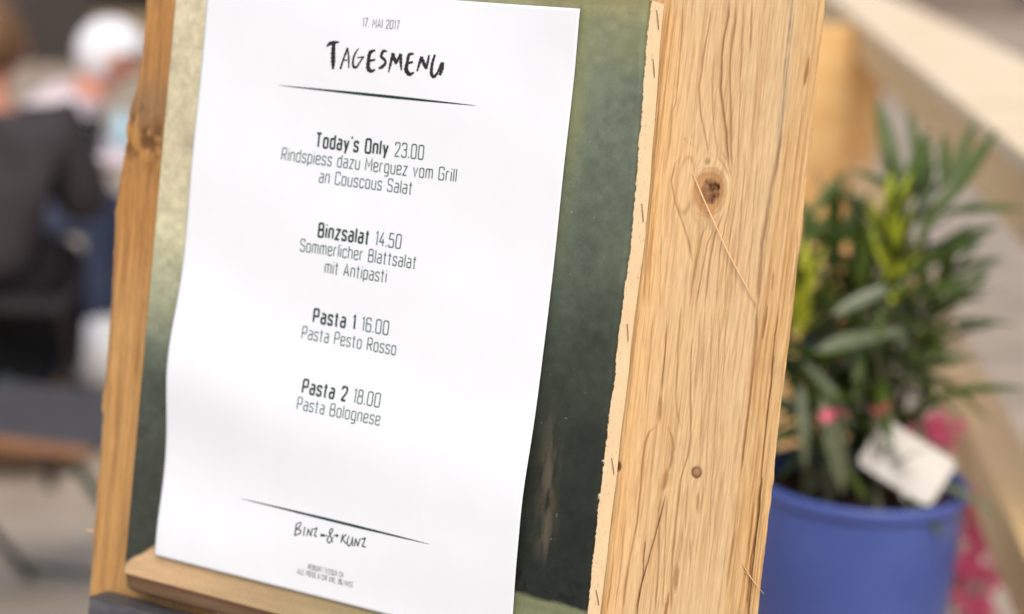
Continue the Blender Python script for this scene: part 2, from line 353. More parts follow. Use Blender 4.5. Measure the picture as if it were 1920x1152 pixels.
# --- right plank: real relief, traced grain, knots, splits
# grain lines, splits and slivers of the board: (width mm, depth of tone, [(across, up) in mm on the board])
TRACED = [(1,0.9,[(166.8,159.1),(167.1,152.1),(166.3,143.7),(166.4,133.0),(167.5,120.0),(170.1,109.5),(172.6,100.2),(174.1,93.1),(176.6,83.8)]),
  (0.8,0.8,[(170.0,159.3),(170.7,148.8),(170.1,139.2),(170.6,129.8),(173.3,112.2),(176.0,93.3),(177.8,83.9)]),
  (0.5,0.55,[(173.7,159.6),(174.8,142.0),(176.4,124.3),(178.8,100.8),(180.0,86.6)]),
  (0.6,0.8,[(177.5,159.8),(178.4,148.1),(179.3,136.4)]),
  (0.7,0.75,[(158.9,156.3),(158.1,143.1),(157.5,132.3),(157.3,119.1),(159.3,108.5),(163.4,96.9),(165.7,88.7)]),
  (0.6,0.6,[(162.9,135.1),(163.2,123.2),(165.0,109.0),(167.5,99.7),(170.0,90.3)]),
  (0.5,0.75,[(144.5,157.8),(145.7,143.4),(146.4,127.9),(147.1,112.2),(145.8,107.3),(146.0,95.1),(145.9,85.4)]),
  (0.5,0.6,[(138.2,156.2),(138.4,139.3),(138.5,117.5),(139.2,96.9),(140.3,72.6),(140.8,48.0),(142.7,17.4)]),
  (0.5,0.65,[(135.1,154.8),(135.2,133.0),(135.7,108.8),(136.1,84.4),(137.2,59.9),(137.7,35.3),(138.0,16.7)]),
  (0.4,0.55,[(141.5,156.4),(141.3,141.9),(141.2,122.6),(141.3,100.8),(142.1,78.9)]),
  (0.9,0.7,[(155.8,59.7),(160.9,50.6),(164.1,41.2)]),
  (0.8,0.6,[(168.9,58.8),(166.7,51.3),(166.0,41.5),(165.3,31.6),(165.4,20.6)]),
  (0.6,0.75,[(172.9,58.1),(170.1,49.3),(169.5,39.5),(168.8,29.7),(168.0,21.0)]),
  (0.6,0.8,[(175.9,64.5),(173.3,54.5),(172.3,42.3),(172.6,30.2),(172.4,21.6)]),
  (0.5,0.7,[(178.8,72.1),(177.6,61.1),(176.6,48.9),(177.1,35.7),(178.1,22.5)]),
  (0.5,0.6,[(181.3,77.1),(180.9,65.1),(180.3,50.6),(180.8,36.2),(181.9,23.0)]),
  (0.6,0.75,[(152.9,87.3),(150.1,84.0),(149.1,76.0),(152.3,66.6),(157.4,57.4),(160.9,50.6)]),
  (0.5,0.5,[(182.9,94.0),(183.8,77.4),(184.8,59.6),(185.2,41.6),(186.3,23.6)]),
  (0.5,0.5,[(189.1,89.9),(189.5,72.1),(190.9,56.7),(191.5,42.4),(192.5,24.5)]),
  (1.1,0.8,[(198.6,102.7),(198.0,88.5),(196.8,78.9),(196.7,64.6),(196.1,55.0),(196.6,41.9),(197.5,25.2)]),
  (0.5,0.7,[(211.1,63.9),(212.3,49.9),(212.6,38.1),(212.2,27.3)]),
  (0.7,0.8,[(202.9,41.5),(203.3,33.2)]),
  (0.4,0.4,[(181.6,156.5),(183.0,136.7),(184.8,113.2),(184.7,94.2)]),
  (0.5,0.5,[(147.7,51.4),(148.9,36.8),(150.8,18.5)]),
  (0.5,0.6,[(142.8,58.1),(143.5,42.2),(145.3,17.7)]),
  (0.4,0.5,[(152.5,95.8),(157.6,96.9),(160.2,91.7)]),
  (0.7,0.6,[(170.2,89.1),(173.8,85.9),(176.3,81.4)]),
  (0.5,0.6,[(171.0,92.8),(175.5,87.3),(178.5,79.2)]),
  (0.6,0.9,[(155.1,11.5),(156.0,-0.7),(156.4,-14.3),(156.7,-21.7)]),
  (1.9,0.75,[(156.8,-22.3),(157.1,-27.8),(157.6,-34.2)]),
  (0.9,0.8,[(157.4,-35.3),(153.0,-39.8),(151.7,-45.0),(151.8,-56.3),(152.3,-71.3),(152.3,-81.4),(151.0,-98.2),(150.2,-113.6),(150.5,-126.3)]),
  (0.9,0.8,[(158.4,-35.1),(161.8,-35.7),(164.7,-40.2),(165.7,-45.0),(165.3,-52.5),(164.1,-59.0)]),
  (2.2,0.75,[(164.3,-55.2),(163.8,-61.6),(162.4,-66.2)]),
  (0.7,0.75,[(162.5,-66.8),(162.3,-75.7),(164.6,-91.5),(166.0,-110.2),(166.3,-122.8)]),
  (0.6,0.65,[(161.3,19.8),(161.9,5.1),(162.8,-7.1),(163.8,-20.5),(165.6,-28.9),(168.4,-35.8)]),
  (0.7,0.75,[(168.3,6.1),(169.8,-10.9),(171.7,-25.3),(173.5,-37.4),(173.2,-47.4),(171.2,-57.7),(170.9,-70.2),(171.3,-83.9),(171.6,-96.4),(174.1,-121.0)]),
  (0.5,0.6,[(170.7,17.5),(172.0,3.0),(172.2,-9.2),(172.2,-19.1)]),
  (0.4,0.5,[(172.8,21.5),(174.2,5.8),(175.9,-12.3),(177.4,-29.3),(179.0,-46.3)]),
  (0.4,0.5,[(176.0,21.9),(178.5,-2.1),(180.7,-26.3),(182.1,-45.7),(183.7,-62.7)]),
  (0.4,0.5,[(179.8,22.4),(182.2,-1.5),(184.4,-28.1),(186.1,-56.1),(188.7,-86.5)]),
  (0.4,0.4,[(183.2,20.5),(185.5,-7.1),(187.5,-37.3)]),
  (1,0.85,[(197.3,25.0),(198.3,11.9),(198.6,-5.0),(199.2,-14.6),(199.1,-28.0),(199.1,-37.7),(199.4,-49.9)]),
  (0.6,1,[(207.1,26.4),(207.1,7.2),(208.0,-9.5),(208.0,-24.0),(208.3,-36.0),(209.0,-50.5),(209.0,-60.2),(209.8,-76.0),(208.8,-88.4),(210.1,-112.8)]),
  (0.4,0.6,[(141.1,16.9),(140.8,-1.8),(140.9,-24.3),(141.3,-48.2)]),
  (0.4,0.65,[(138.1,9.0),(138.4,-14.7),(138.7,-33.5),(139.2,-58.7)]),
  (0.4,0.5,[(148.1,14.2),(148.8,-6.8),(149.6,-29.1)]),
  (0.6,1,[(157.6,-86.7),(157.4,-95.6),(158.3,-105.5),(157.5,-117.1),(156.4,-125.0)]),
  (1.3,0.6,[(174.8,-80.6),(175.3,-89.3),(175.0,-96.9)]),
  (1.7,0.75,[(174.3,-97.0),(174.7,-103.2),(175.1,-110.7)]),
  (0.8,0.6,[(179.3,-84.7),(180.5,-95.7)]),
  (0.9,0.6,[(180.5,-63.3),(181.3,-71.9)]),
  (0.5,0.6,[(165.1,-66.3),(166.8,-84.8),(168.5,-103.3),(170.2,-121.9)]),
  (0.9,0.6,[(199.7,-76.8),(199.4,-89.2),(199.2,-102.9)]),
  (0.5,0.6,[(145.7,-72.6),(146.4,-89.0),(146.8,-108.0),(146.5,-127.3)]),
  (0.5,0.7,[(142.4,-100.0),(142.9,-115.2),(142.5,-128.2)]),
  (0.7,0.75,[(206.8,-63.1),(207.3,-76.5),(207.8,-89.9)]),
  (0.5,0.55,[(174.5,-57.0),(175.4,-69.3),(176.4,-82.8)]),
  (0.5,0.6,[(182.1,-55.6),(182.4,-63.0),(182.4,-72.9)]),
  (0.5,0.6,[(214.8,-81.0),(215.8,-93.1),(216.9,-111.3)]),
  (0.6,0.7,[(137.1,6.3),(137.6,-13.6),(138.5,-37.3),(138.6,-65.1),(139.4,-87.8)])]

def plank_fields(u, v):
    """u, v in mm on the board. returns dark grain 0..1, tone, knot masks, height mm"""
    wob = (fbm(u * .02 + 9, v * .011 + 5, 3, 3) - .5)
    def around(u, v, u0, v0, a, k):
        du = u - u0; dv = (v - v0) / k; r2 = du * du + dv * dv
        return du, dv, np.sqrt(r2)
    psi = u + 3.5 * wob
    # flow of the grain round each knot
    for (u0, v0, a, k) in ((166.5, 73.5, 8.5, 1.55), (178.2, -54, 3.2, 1.9), (138.0, -58.5, 2.2, 1.6), (171.9, -100, 3.0, 2.2), (166, 88, 1.6, 1.5)):
        du, dv, r = around(u, v, u0, v0, a, k)
        rr = np.maximum(r, a * .75)
        psi = psi - du * (a * a) / (rr * rr) * np.exp(-(np.abs(dv) / (a * 2.6)) ** 2 * .5)
    x = psi
    # ring count integrated across the board: dense left, open in the middle, dense to the right
    ks = np.array([110, 139, 147, 152, 160, 168, 176, 184, 192, 199, 207, 216, 225])
    dn = np.array([.55, .62, .42, .12, .13, .42, .50, .42, .30, .26, .40, .5, .5])
    fine = np.linspace(105, 230, 800); dens = np.interp(fine, ks, dn)
    cum = np.cumsum(dens) * (fine[1] - fine[0])
    G = np.interp(x, fine, cum)
    # flame shapes (cut-through rings)
    def flame(uc, vc, su, sv_, amp, skew=0):
        return amp * np.exp(-((u - uc - skew * (v - vc)) / su) ** 2 - (np.maximum(v - vc, 0) / (sv_ * .35)) ** 2 - (np.minimum(v - vc, 0) / sv_) ** 2)
    G = G + flame(186, -6, 6, 40, .7)
    G = G + .12 * (fbm(u * .25, v * .012, 21, 3) - .5) * 2
    fr = G - np.floor(G)
    wdt = .35 + .5 * vnoise(np.floor(G) * 3.7 + 40, v * .01 + 3, 9)
    line = np.clip((fr - (1 - wdt * .55)) / (wdt * .5), 0, 1) * np.clip((1 - fr) / .07, 0, 1)
    strength = .25 + .60 * vnoise(np.floor(G) * 5.1, np.floor(G) * 0 + v * .016, 31)
    fade = np.where((x > 147) & (x < 168), 1.0, .72)
    grain = line * strength * fade * (.45 + .4 * np.clip((150 - u) / 6, 0, 1) + .25 * np.clip((u - 172) / 8, 0, 1))
    # hair-fine fibres
    fib = fbm(u * 1.5, v * .022, 55, 2)
    # knots
    du, dv, r = around(u, v, 167.8, 73.2, 8, 1.35)
    ang = np.arctan2(dv, du)
    edge = 6.3 + 1.5 * (fbm(ang * 1.5 + 20, r * 0 + 4, 8, 2) - .5) * 2
    kn = np.clip((edge + 2 - r) / 2.4, 0, 1)
    rings = .5 + .5 * np.sin(r * 3.0 + 2 * fbm(u * .2, v * .2, 12, 2) * 3)
    core = np.clip((4.9 - np.hypot(u - 168.6, (v - 73.5) / 1.35)) / 1.2, 0, 1)
    pits = core * np.clip((fbm(u * .42, v * .42, 78, 4) - .46) * 4.5, 0, 1) * np.clip(.55 + (u - 167 + .5 * (v - 73)) * .12, .15, 1)
    du2, dv2, r2 = around(u, v, 178.2, -53.9, 2, 1.1); kn2 = np.clip((2.5 - r2) / .8, 0, 1); ring2 = np.exp(-((r2 - 2.1) / .5) ** 2)
    du3, dv3, r3 = around(u, v, 139.4, -58.5, 2, 1.4); kn3 = np.clip((2.1 - r3) / .8, 0, 1)
    du4, dv4, r4 = around(u, v, 165.6, 86.9, 2, 1.1); kn4 = np.clip((2.0 - r4) / 1.2, 0, 1) * (.4 + .6 * fbm(u * .7, v * .7, 3, 2))
    knot_any = np.maximum.reduce([kn, kn2, kn3])
    grain = grain * (1 - .85 * kn) + kn * .35 * rings
    # pale crescent left of the big knot
    cres = np.clip(1.15 - np.hypot((u - 156.2) / 3.3, (v - 75) / 11), 0, .35) / .35
    knr = np.exp(-((r - 6.6 - .5 * np.sin(ang * 3)) / .38) ** 2) * .75 + np.exp(-((r - 8.4 - .4 * np.sin(ang * 2 + 1)) / .42) ** 2) * .5 * (du > -4)
    cres_edge = np.exp(-((np.hypot((u - 156.4) / 4.1, (v - 75) / 12.5) - 1) / .13) ** 2) * (u < 160)
    grain = grain * (1 - .95 * cres) + .5 * cres_edge * (1 - kn); grain = np.maximum(grain, knr)
    # traced lines
    tl = np.zeros_like(u)
    for wd, st_, pts in TRACED:
        pts = sorted(pts, key=lambda q: q[1]); vs = np.array([q[1] for q in pts]); us = np.array([q[0] for q in pts])
        sel = (v[:, 0] > vs[0] - 6) & (v[:, 0] < vs[-1] + 6)
        if not sel.any(): continue
        vv_ = v[sel]; cc = np.interp(vv_, vs, us) + .25 * (fbm(vv_ * .15 + 7, vv_ * 0 + us[0] * .7, 19, 3) - .5) * 2
        ln_ = min(7.0, (vs[-1] - vs[0]) * .35)
        ins = np.clip((vv_ - vs[0] + 1) / ln_, 0, 1) * np.clip((vs[-1] + 1 - vv_) / ln_, 0, 1)
        ww_ = wd * .62 * (.75 + .6 * vnoise(vv_ * .09, vv_ * 0 + us[0], 15)) * (.35 + .65 * ins)
        dd = (u[sel] - cc); d2 = np.where(dd > 0, dd * 1.35, dd * .8)
        tl[sel] = np.maximum(tl[sel], ins ** .5 * st_ * np.clip(1.5 - np.abs(d2) / np.maximum(ww_, .16), 0, 1))
    # splits running down the board
    crack = np.clip((tl - .82) * 4, 0, 1) * .7
    for (pts, wd) in (([(164.5, -66), (162, -86), (158, -110), (157, -135)], .3), ([(209.3, -50), (210, -90), (211, -130)], .4)):
        vs = np.array([q[1] for q in pts][::-1], float); us = np.array([q[0] for q in pts][::-1], float)
        c = np.interp(v, vs, us) + .35 * (fbm(v * .12 + 7, v * 0 + wd * 50, 19, 3) - .5) * 2
        inside = np.clip((v - vs[0]) / 8, 0, 1) * np.clip((vs[-1] - v) / 8, 0, 1)
        crack = np.maximum(crack, inside * np.clip(1.3 - np.abs(u - c) / max(wd, .05), 0, 1))
    # grey pitch groove from the top edge
    gc = np.interp(v, [20, 60, 90, 110, 165, 220], [195.6, 196.2, 196.6, 197.2, 195.4, 195.0]) + 1.0 * (fbm(v * .05, v * 0, 14, 2) - .5)
    groove = np.exp(-((u - gc) / (1.3 + .6 * vnoise(v * .12, v * 0, 2))) ** 2) * np.clip((v - 35) / 60, 0, 1) * (.45 + .55 * np.clip((fbm(v * .16 + 3, u * .4, 16, 3) - .35) * 3.5, 0, 1))
    # tone: + = warmer / yellower and deeper
    tone = .5 * np.clip((147 - u) / 8, 0, 1) + .75 * np.clip((u - 197 - 3 * wob) / 5, 0, 1) + .5 * (fbm(u * .05, v * .015, 70, 3) - .5) * 2 * .6
    tone = np.clip(tone, 0, 1)
    stain = np.clip((fbm(u * .5 + 30, v * .03, 44, 4) - .60) * 4, 0, 1) * .45
    patch = np.zeros_like(u)                 # torn brown slivers
    for (pu, pv, hw, hh) in ((201.5, 18, .7, 9), (206.2, 130, 1.0, 8), (171.5, -120, .9, 9)):
        e = np.hypot((u - pu - .04 * (v - pv)) / hw, (v - pv) / hh) + .5 * (fbm(u * .8, v * .3, 66, 2) - .5)
        patch = np.maximum(patch, np.clip((1.0 - e) * 4, 0, 1))
    h = -.18 * tl - .16 * (1 - grain) * .5 + .22 * (fib - .5) * (.5 + tone) - 1.1 * crack + .5 * np.exp(-((r - 8.2) / 2.2) ** 2) - 1.8 * pits - .22 * groove \
        + .5 * kn2 - .5 * ring2 - .5 * kn3 - .30 * patch + .45 * (fbm(u * .09, v * .02, 91, 2) - .5) * (tone + .25)
    return dict(grain=grain, fib=fib, kn=kn, core=core, pits=pits, kn2=kn2, ring2=ring2, kn3=kn3, kn4=kn4, cres=cres, crack=crack, groove=groove,
                tl=tl, tone=tone, stain=stain, patch=patch, h=h)

def plank_color(f, v):
    mix = lambda a, b, t: a * (1 - t[..., None]) + np.asarray(b) * t[..., None]
    c = np.ones(f['tone'].shape + (3,)) * lin((226, 192, 144))
    c = mix(c, lin((214, 168, 106)), f['tone'] * .8)
    c = mix(c, lin((232, 196, 150)), np.clip((f['fib'] - .55) * 3, 0, 1) * .5)
    c = mix(c, lin((190, 140, 88)), np.clip((.47 - f['fib']) * 5, 0, 1) * (.34 + .6 * f['tone']))
    c = mix(c, lin((168, 118, 74)), f['grain'] * .80)
    c = mix(c, lin((146, 94, 52)), np.clip(f['tl'], 0, 1) * .80)
    c = mix(c, lin((230, 194, 148)), f['cres'] * .7)
    c = mix(c, lin((178, 132, 88)), f['stain'])
    c = mix(c, lin((190, 138, 90)), f['kn'] * .75)
    c = mix(c, lin((138, 96, 62)), f['core'] * .8)
    c = mix(c, lin((70, 44, 27)), f['pits'] * .9)
    c = mix(c, lin((160, 112, 84)), f['kn2'] * .8); c = mix(c, lin((84, 50, 34)), np.clip(f['ring2'], 0, 1) * .8)
    c = mix(c, lin((100, 60, 36)), f['kn3'] * .9); c = mix(c, lin((130, 92, 66)), f['kn4'] * .8)
    c = mix(c, lin((160, 108, 64)), f['patch'] * .8)
    c = mix(c, lin((190, 166, 134)), np.clip(f['groove'], 0, 1) * .6)
    c = mix(c, lin((120, 92, 70)), np.clip(f['groove'], 0, 1) * np.clip((.46 - f['fib']) * 6, 0, 1) * .6)
    c = mix(c, lin((84, 54, 32)), np.clip(f['crack'], 0, 1) * .85)
    return c * .88

# cross-section: left side, front, right waney side, back
va = np.concatenate([np.linspace(-1273, -190, 70), np.arange(-180, 172, .75), np.linspace(174, 330, 60)])
redge_v = np.array([-1300, -112, -89, -70, -50, -38, -19, -2, 22, 50, 69, 81, 102, 116, 139, 162, 400])
redge_u = np.array([215, 215.1, 214.7, 214.4, 214.3, 214.1, 213.7, 213.3, 213.3, 212.8, 212.5, 212.3, 212.1, 212.0, 210.9, 210.6, 210.5])
re_ = np.interp(va, redge_v, redge_u) + .5 * (fbm(va * .08, va * 0 + 2, 17, 4) - .5) * 2
sfr = np.linspace(0, 1, 290)
U = 118 + sfr[None, :] * (re_[:, None] - 118)
V = np.repeat(va[:, None], len(sfr), 1)
fl = plank_fields(U, V)
cl = plank_color(fl, V)
dist_r = re_[:, None] - U
chip = .9 * fbm(V * .05, U * .0 + 3, 61, 3)
drop = np.clip((2.6 * (chip + .3) - dist_r) / 2.6, 0, 1) ** 2 * 2.2       # broken arris
front = np.stack([U / 1000, -(fl['h'] - drop) / 1000 + YP, sv(V / 1000)], -1)
cl = cl * (1 - .12 * np.clip(drop, 0, 1)[..., None]) + np.array(lin((240, 208, 150))) * (.12 * np.clip(drop, 0, 1)[..., None])
# right side strip
ns = 14
side_t = np.linspace(0, 1, ns + 1)[1:]
SU = re_[:, None] - 13.5 * side_t[None, :] ** .9 + .8 * (fbm(side_t[None, :] * 4, V[:, :ns] * .03, 23, 3) - .5)
SY = -(front[:, -1:, 1] * -1000)
sideY = front[:, -1:, 1] + side_t[None, :] * .024
side = np.stack([SU / 1000, np.broadcast_to(sideY, SU.shape), np.repeat(sv(va / 1000)[:, None], ns, 1)], -1)
sf = fbm(side_t[None, :] * 9, V[:, :ns] * .02, 24, 3)[..., None]
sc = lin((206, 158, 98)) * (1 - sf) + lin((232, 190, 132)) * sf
lu = np.full((len(va), 1), .118)
left = np.stack([lu, np.full_like(lu, .024), sv(va / 1000)[:, None]], -1)
backr = np.stack([lu, np.full_like(lu, .0245), sv(va / 1000)[:, None]], -1)
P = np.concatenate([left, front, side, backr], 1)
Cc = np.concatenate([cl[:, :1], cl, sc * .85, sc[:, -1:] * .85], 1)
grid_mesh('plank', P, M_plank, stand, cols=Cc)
# end caps top
box('plank_end', (.119, .0025, sv(.3301)), (.2095, .0235, sv(.3315)), M_tan, stand, bevel=0)

# --- left post (behind the painting), knotty outer edge
va2 = np.concatenate([np.linspace(-1273, -215, 60), np.arange(-210, 172, 1.2), np.linspace(175, 330, 40)])
le_v = np.array([-1300, -185, -141, -108, -82, -64, -34, -11, 12, 23, 35, 53, 63, 70, 74, 78, 84, 90, 97, 110, 139, 400])
le_u = np.array([-166, -165.9, -166.6, -167.5, -168.8, -167.9, -168.2, -169, -170.2, -171.2, -170.6, -168.9, -168.4, -169.0, -168.6, -168.0, -166.0, -163.9, -162.8, -162.4, -163, -163])
le_ = np.interp(va2, le_v, le_u) + .8 * (fbm(va2 * .16, va2 * 0 + 8, 37, 5) - .5) * 2
sl_ = np.linspace(0, 1, 120)
U2 = le_[:, None] + sl_[None, :] * (-95 - le_[:, None]); V2 = np.repeat(va2[:, None], 120, 1)
du, dv = U2 + 152, (V2 - 66) / 1.5
r = np.hypot(du, dv)
psi = U2 + 3 * (fbm(U2 * .03, V2 * .012, 71, 3) - .5) * 2 - du * 90 / np.maximum(r, 9) ** 2 * 1.0
G = psi * .28; fr = G - np.floor(G)
line = np.clip((fr - .55) / .35, 0, 1) * np.clip((1 - fr) / .1, 0, 1) * (.3 + .7 * vnoise(np.floor(G) * 4 + 11, V2 * .02, 33))
fib = fbm(U2 * 1.2, V2 * .03, 59, 3)
kzone = np.exp(-((V2 - 66) / 15) ** 2) ; kdark = kzone * np.clip((fbm(U2 * .22, V2 * .16, 83, 4) - .42) * 4, 0, 1)
greyz = np.exp(-((V2 - 84 - .4 * (U2 + 150)) / 16) ** 2) * np.clip((fbm(U2 * .1, V2 * .05, 85, 3) - .3) * 3, 0, 1)
mix = lambda a, b, t: a * (1 - t[..., None]) + np.asarray(b) * t[..., None]
c2 = np.ones(U2.shape + (3,)) * lin((208, 160, 100))
c2 = mix(c2, lin((190, 134, 74)), np.clip((V2 + 40) / 60, 0, 1) * .8)
c2 = mix(c2, lin((170, 118, 66)), line * .7)
c2 = mix(c2, lin((150, 102, 58)), np.clip((fbm(U2 * .35, V2 * .02, 97, 4) - .5) * 5, 0, 1) * .55)
c2 = mix(c2, lin((222, 176, 116)), np.clip((fib - .52) * 3, 0, 1) * .5)
c2 = mix(c2, lin((150, 118, 88)), np.clip(greyz, 0, 1) * .75)
c2 = mix(c2, lin((96, 66, 38)), np.clip(kdark, 0, 1) * .85)
c2 = mix(c2, lin((230, 184, 140)), np.clip(1.2 - (U2 - le_[:, None]) / 2.0, 0, 1) * .5)  # thin bevel highlight on the outer edge, painted into the colour
h2 = .3 * (fib - .5) - .15 * line - 1.2 * kdark - 1.0 * np.clip((fbm(U2 * .3, V2 * .02, 95, 3) - .56) * 5, 0, 1) + 1.6 * np.exp(-(r / 11) ** 2) - 1.8 * np.clip(1 - (U2 - le_[:, None]) / 3.0, 0, 1) ** 2
fr2 = np.stack([U2 / 1000, -h2 / 1000, sv(V2 / 1000)], -1)
s0 = fr2[:, :1].copy(); s0[..., 1] = .024
e0 = fr2[:, -1:].copy(); e0[..., 1] = .024
grid_mesh('post', np.concatenate([s0, fr2, e0], 1)[:, ::1], M_plank, stand, cols=np.concatenate([c2[:, :1], c2, c2[:, -1:]], 1) * .80)

# --- dark stained crossbar under the painting
bt = -.1775
bm = bmesh.new(); box_bm(bm, (-.1405, -.0285, sv(bt - .062)), (.2, -.0028, sv(bt)))
for v in bm.verts:
    if v.co.z > sv(bt) - .001 and v.co.y > -.01: v.co.z += -.0035
    if v.co.x < 0 and v.co.y > -.01: v.co.x -= .009
bmesh.ops.subdivide_edges(bm, edges=[e for e in bm.edges if abs(e.verts[0].co.x - e.verts[1].co.x) > .1], cuts=60)
for v in bm.verts: v.co.z += .0006 * math.sin(v.co.x * 190) * math.sin(v.co.x * 47); v.co.y += .0005 * math.sin(v.co.x * 230 + 1)
bm_obj('crossbar', bm, M_stain, stand, bevel=0)
box('rear_leg', (-.115, 0, 0), (-.07, .03, 1.5), M_tan, stand, Matrix.Translation((0, .52, .06)) @ Matrix.Rotation(R(18), 4, 'X'))
box('rear_leg', (.05, 0, 0), (.095, .03, 1.5), M_tan, stand, Matrix.Translation((0, .52, .06)) @ Matrix.Rotation(R(18), 4, 'X'))
box('top_rail', (-.16, .0265, sv(.27)), (.19, .05, sv(.32)), M_tan, stand)
box('bottom_rail', (-.16, .0265, sv(-1.05)), (.21, .05, sv(-.98)), M_tan, stand)

# loose fibres on the plank
def loc(u, v, nn): return Vector((u / 1000, -nn / 1000 , sv(v / 1000)))   # nn above the plank front
tube_mesh('fibre', [loc(159.4, 80.8, .9), loc(166, 71, 2.4), loc(173, 60.5, 3.0), loc(181, 48, 2.4), loc(190, 35.5, 1.5), loc(197.2, 25.2, .8)], [.0002, .00034, .00036, .0003, .00024, .00015], M_straw, stand, 6)
tube_mesh('fibre', [loc(205.5, -91, .2), loc(211, -96, 2.0), loc(217.9, -101.2, 3.5)], [.0003, .00022, .00008], M_straw, stand, 5)
tube_mesh('fibre', [loc(206.5, -94, .2), loc(210, -95.5, 1.2), loc(214.5, -99.5, 1.0)], [.0003, .00022, .00008], M_straw, stand, 5)
tube_mesh('fibre', [loc(200, -116, .2), loc(204.5, -122, 1.6), loc(209, -126, .8)], [.00025, .0002, .00008], M_straw, stand, 5)
tube_mesh('fibre', [loc(-166, -152, -1), loc(-169, -151.5, .5), loc(-172.5, -153, .5)], [.0006, .0004, .0001], M_straw, stand, 5)

# ------------------------------------------------------------------ the stretched painting
VC = -.176
pt = board_root('canvas_painting', 0, VC)
tag(pt, 'old stretched canvas painting in beige and dark green between the pine planks', 'painting')
def pv(v): return v - VC
def lerp_table(v, tab):
    vs = np.array([t[0] for t in tab][::-1]); cs = np.array([lin(t[1]) for t in tab][::-1])
    return np.stack([np.interp(v, vs, cs[:, i]) for i in range(3)], -1)
# cross-section path: left side -> front -> right side   (u, n)
sec = [(-.127, -.019), (-.127, -.0015), (-.1262, -.0004)] + [(x, 0.0) for x in np.linspace(-.1255, -.09, 60)] + [(x, 0) for x in np.linspace(-.088, .085, 70)] \
    + [(x, 0) for x in np.linspace(.0855, .1375, 105)] + [(.1388, -.0004)] + [(.1394, -x) for x in np.linspace(.0012, .0185, 46)]
sec = np.array(sec)
vv = np.concatenate([np.arange(-.163, .1555, .00062)])
UU = np.repeat(sec[None, :, 0], len(vv), 0); NN = np.repeat(sec[None, :, 1], len(vv), 0); VV = np.repeat(vv[:, None], len(sec), 1)
wr = .0012 * (fbm(UU * 12 + 5, VV * 9 + 5, 4, 3) - .5)
sag = -.0016 * np.exp(-((VV + .0) / .12) ** 2) * np.cos(np.clip(UU / .14, -1, 1) * 1.57)
isf = (NN > -.0003)
NNd = NN + np.where(isf, wr * np.clip((.1375 - np.abs(UU)) / .01, 0, 1) + sag, 0)
# right edge is a little wavy
UU2 = UU + np.clip((UU - .10) / .037, 0, 1) * (.0009 * (fbm(VV * 22, VV * 0 + 3, 6, 3) - .5) * 2 - .0035 * np.clip((VV - .05) / .105, 0, 1) + .0006)
a_ = VV + .012 * (fbm(UU * 40, VV * 40, 8, 4) - .5)
left_t = [(.155, (204, 196, 168)), (.06, (201, 194, 165)), (.02, (196, 193, 163)), (0, (176, 178, 150)), (-.02, (150, 156, 132)), (-.04, (104, 114, 100)), (-.06, (76, 83, 74)), (-.1, (66, 70, 62)), (-.163, (60, 64, 58))]
right_t = [(.155, (148, 146, 106)), (.14, (124, 132, 110)), (.11, (108, 119, 104)), (.07, (94, 104, 93)), (.03, (80, 90, 79)), (0, (64, 72, 63)), (-.03, (52, 58, 51)), (-.07, (40, 46, 41)), (-.11, (35, 41, 37)), (-.163, (35, 41, 37))]
tx = np.clip((UU + .10) / .2, 0, 1)[..., None]
col = lerp_table(a_, left_t) * (1 - tx) + lerp_table(a_, right_t) * tx
cloud = fbm(UU * 45 + 3, VV * 45, 13, 5)
col = col * (1 + (.3 + .25 * tx[..., 0]) * (cloud - .5) + .55 * (fbm(UU * 260, VV * 260, 14, 4) - .5))[..., None] * np.array([1.03, 1.0, .96])
ol = np.clip((fbm(UU * 30 + 30, VV * 30, 47, 4) - .5) * 4, 0, 1) * np.clip((VV - .02) / .05, 0, 1) * (UU > .05)
col = mix(col, lin((138, 142, 98)), ol * .35)
ol = np.exp(-((UU - .1065) / .006) ** 2) * np.clip((VV - .02) / .08, 0, 1) * (.4 + .6 * fbm(UU * 90, VV * 60, 29, 3))
col = mix(col, lin((142, 146, 98)), ol * .6)
# brown dry-brush streaks lower right, olive strip at the top, pale foreground at the bottom
sx = .1125 - .05 * (VV + .04)
st = np.exp(-((UU - sx) / .0042) ** 2) * np.clip((VV + .108) / .012, 0, 1) * np.clip((-.03 - VV) / .03, 0, 1) * np.clip((fbm(UU * 420, VV * 90, 51, 3) - .30) * 3, 0, 1)
col = mix(col, lin((126, 112, 92)), st * .45)
col = mix(col, lin((142, 138, 100)), np.clip((VV - .149 - .002 * cloud) / .002, 0, 1) * .8)
vb = np.interp(UU, [-.127, -.1045, -.05, .1045, .14], [-.157, -.141, -.13, -.1215, -.1225]) + .003 * (fbm(UU * 120, VV * 120, 53, 3) - .5)
fg = np.clip((vb - VV) / .0022, 0, 1)
fgc = lin((212, 176, 134)) * (1 - tx) + lin((126, 130, 98)) * tx
fgc = fgc * (.86 + .28 * fbm(UU * 24, VV * 260, 54, 3))[..., None]
col = mix(col, fgc, fg)
sq = np.clip((fbm(UU * 260, VV * 260, 57, 3) - .58) * 9, 0, 1) * np.exp(-((VV - vb - .006) / .007) ** 2) * (UU > .09)
col = mix(col, lin((22, 26, 26)), sq * .8)
spk = np.clip((fbm(UU * 700, VV * 700, 58, 2) - .90) * 14, 0, 1)
col = mix(col, lin((190, 188, 170)), spk * .5)
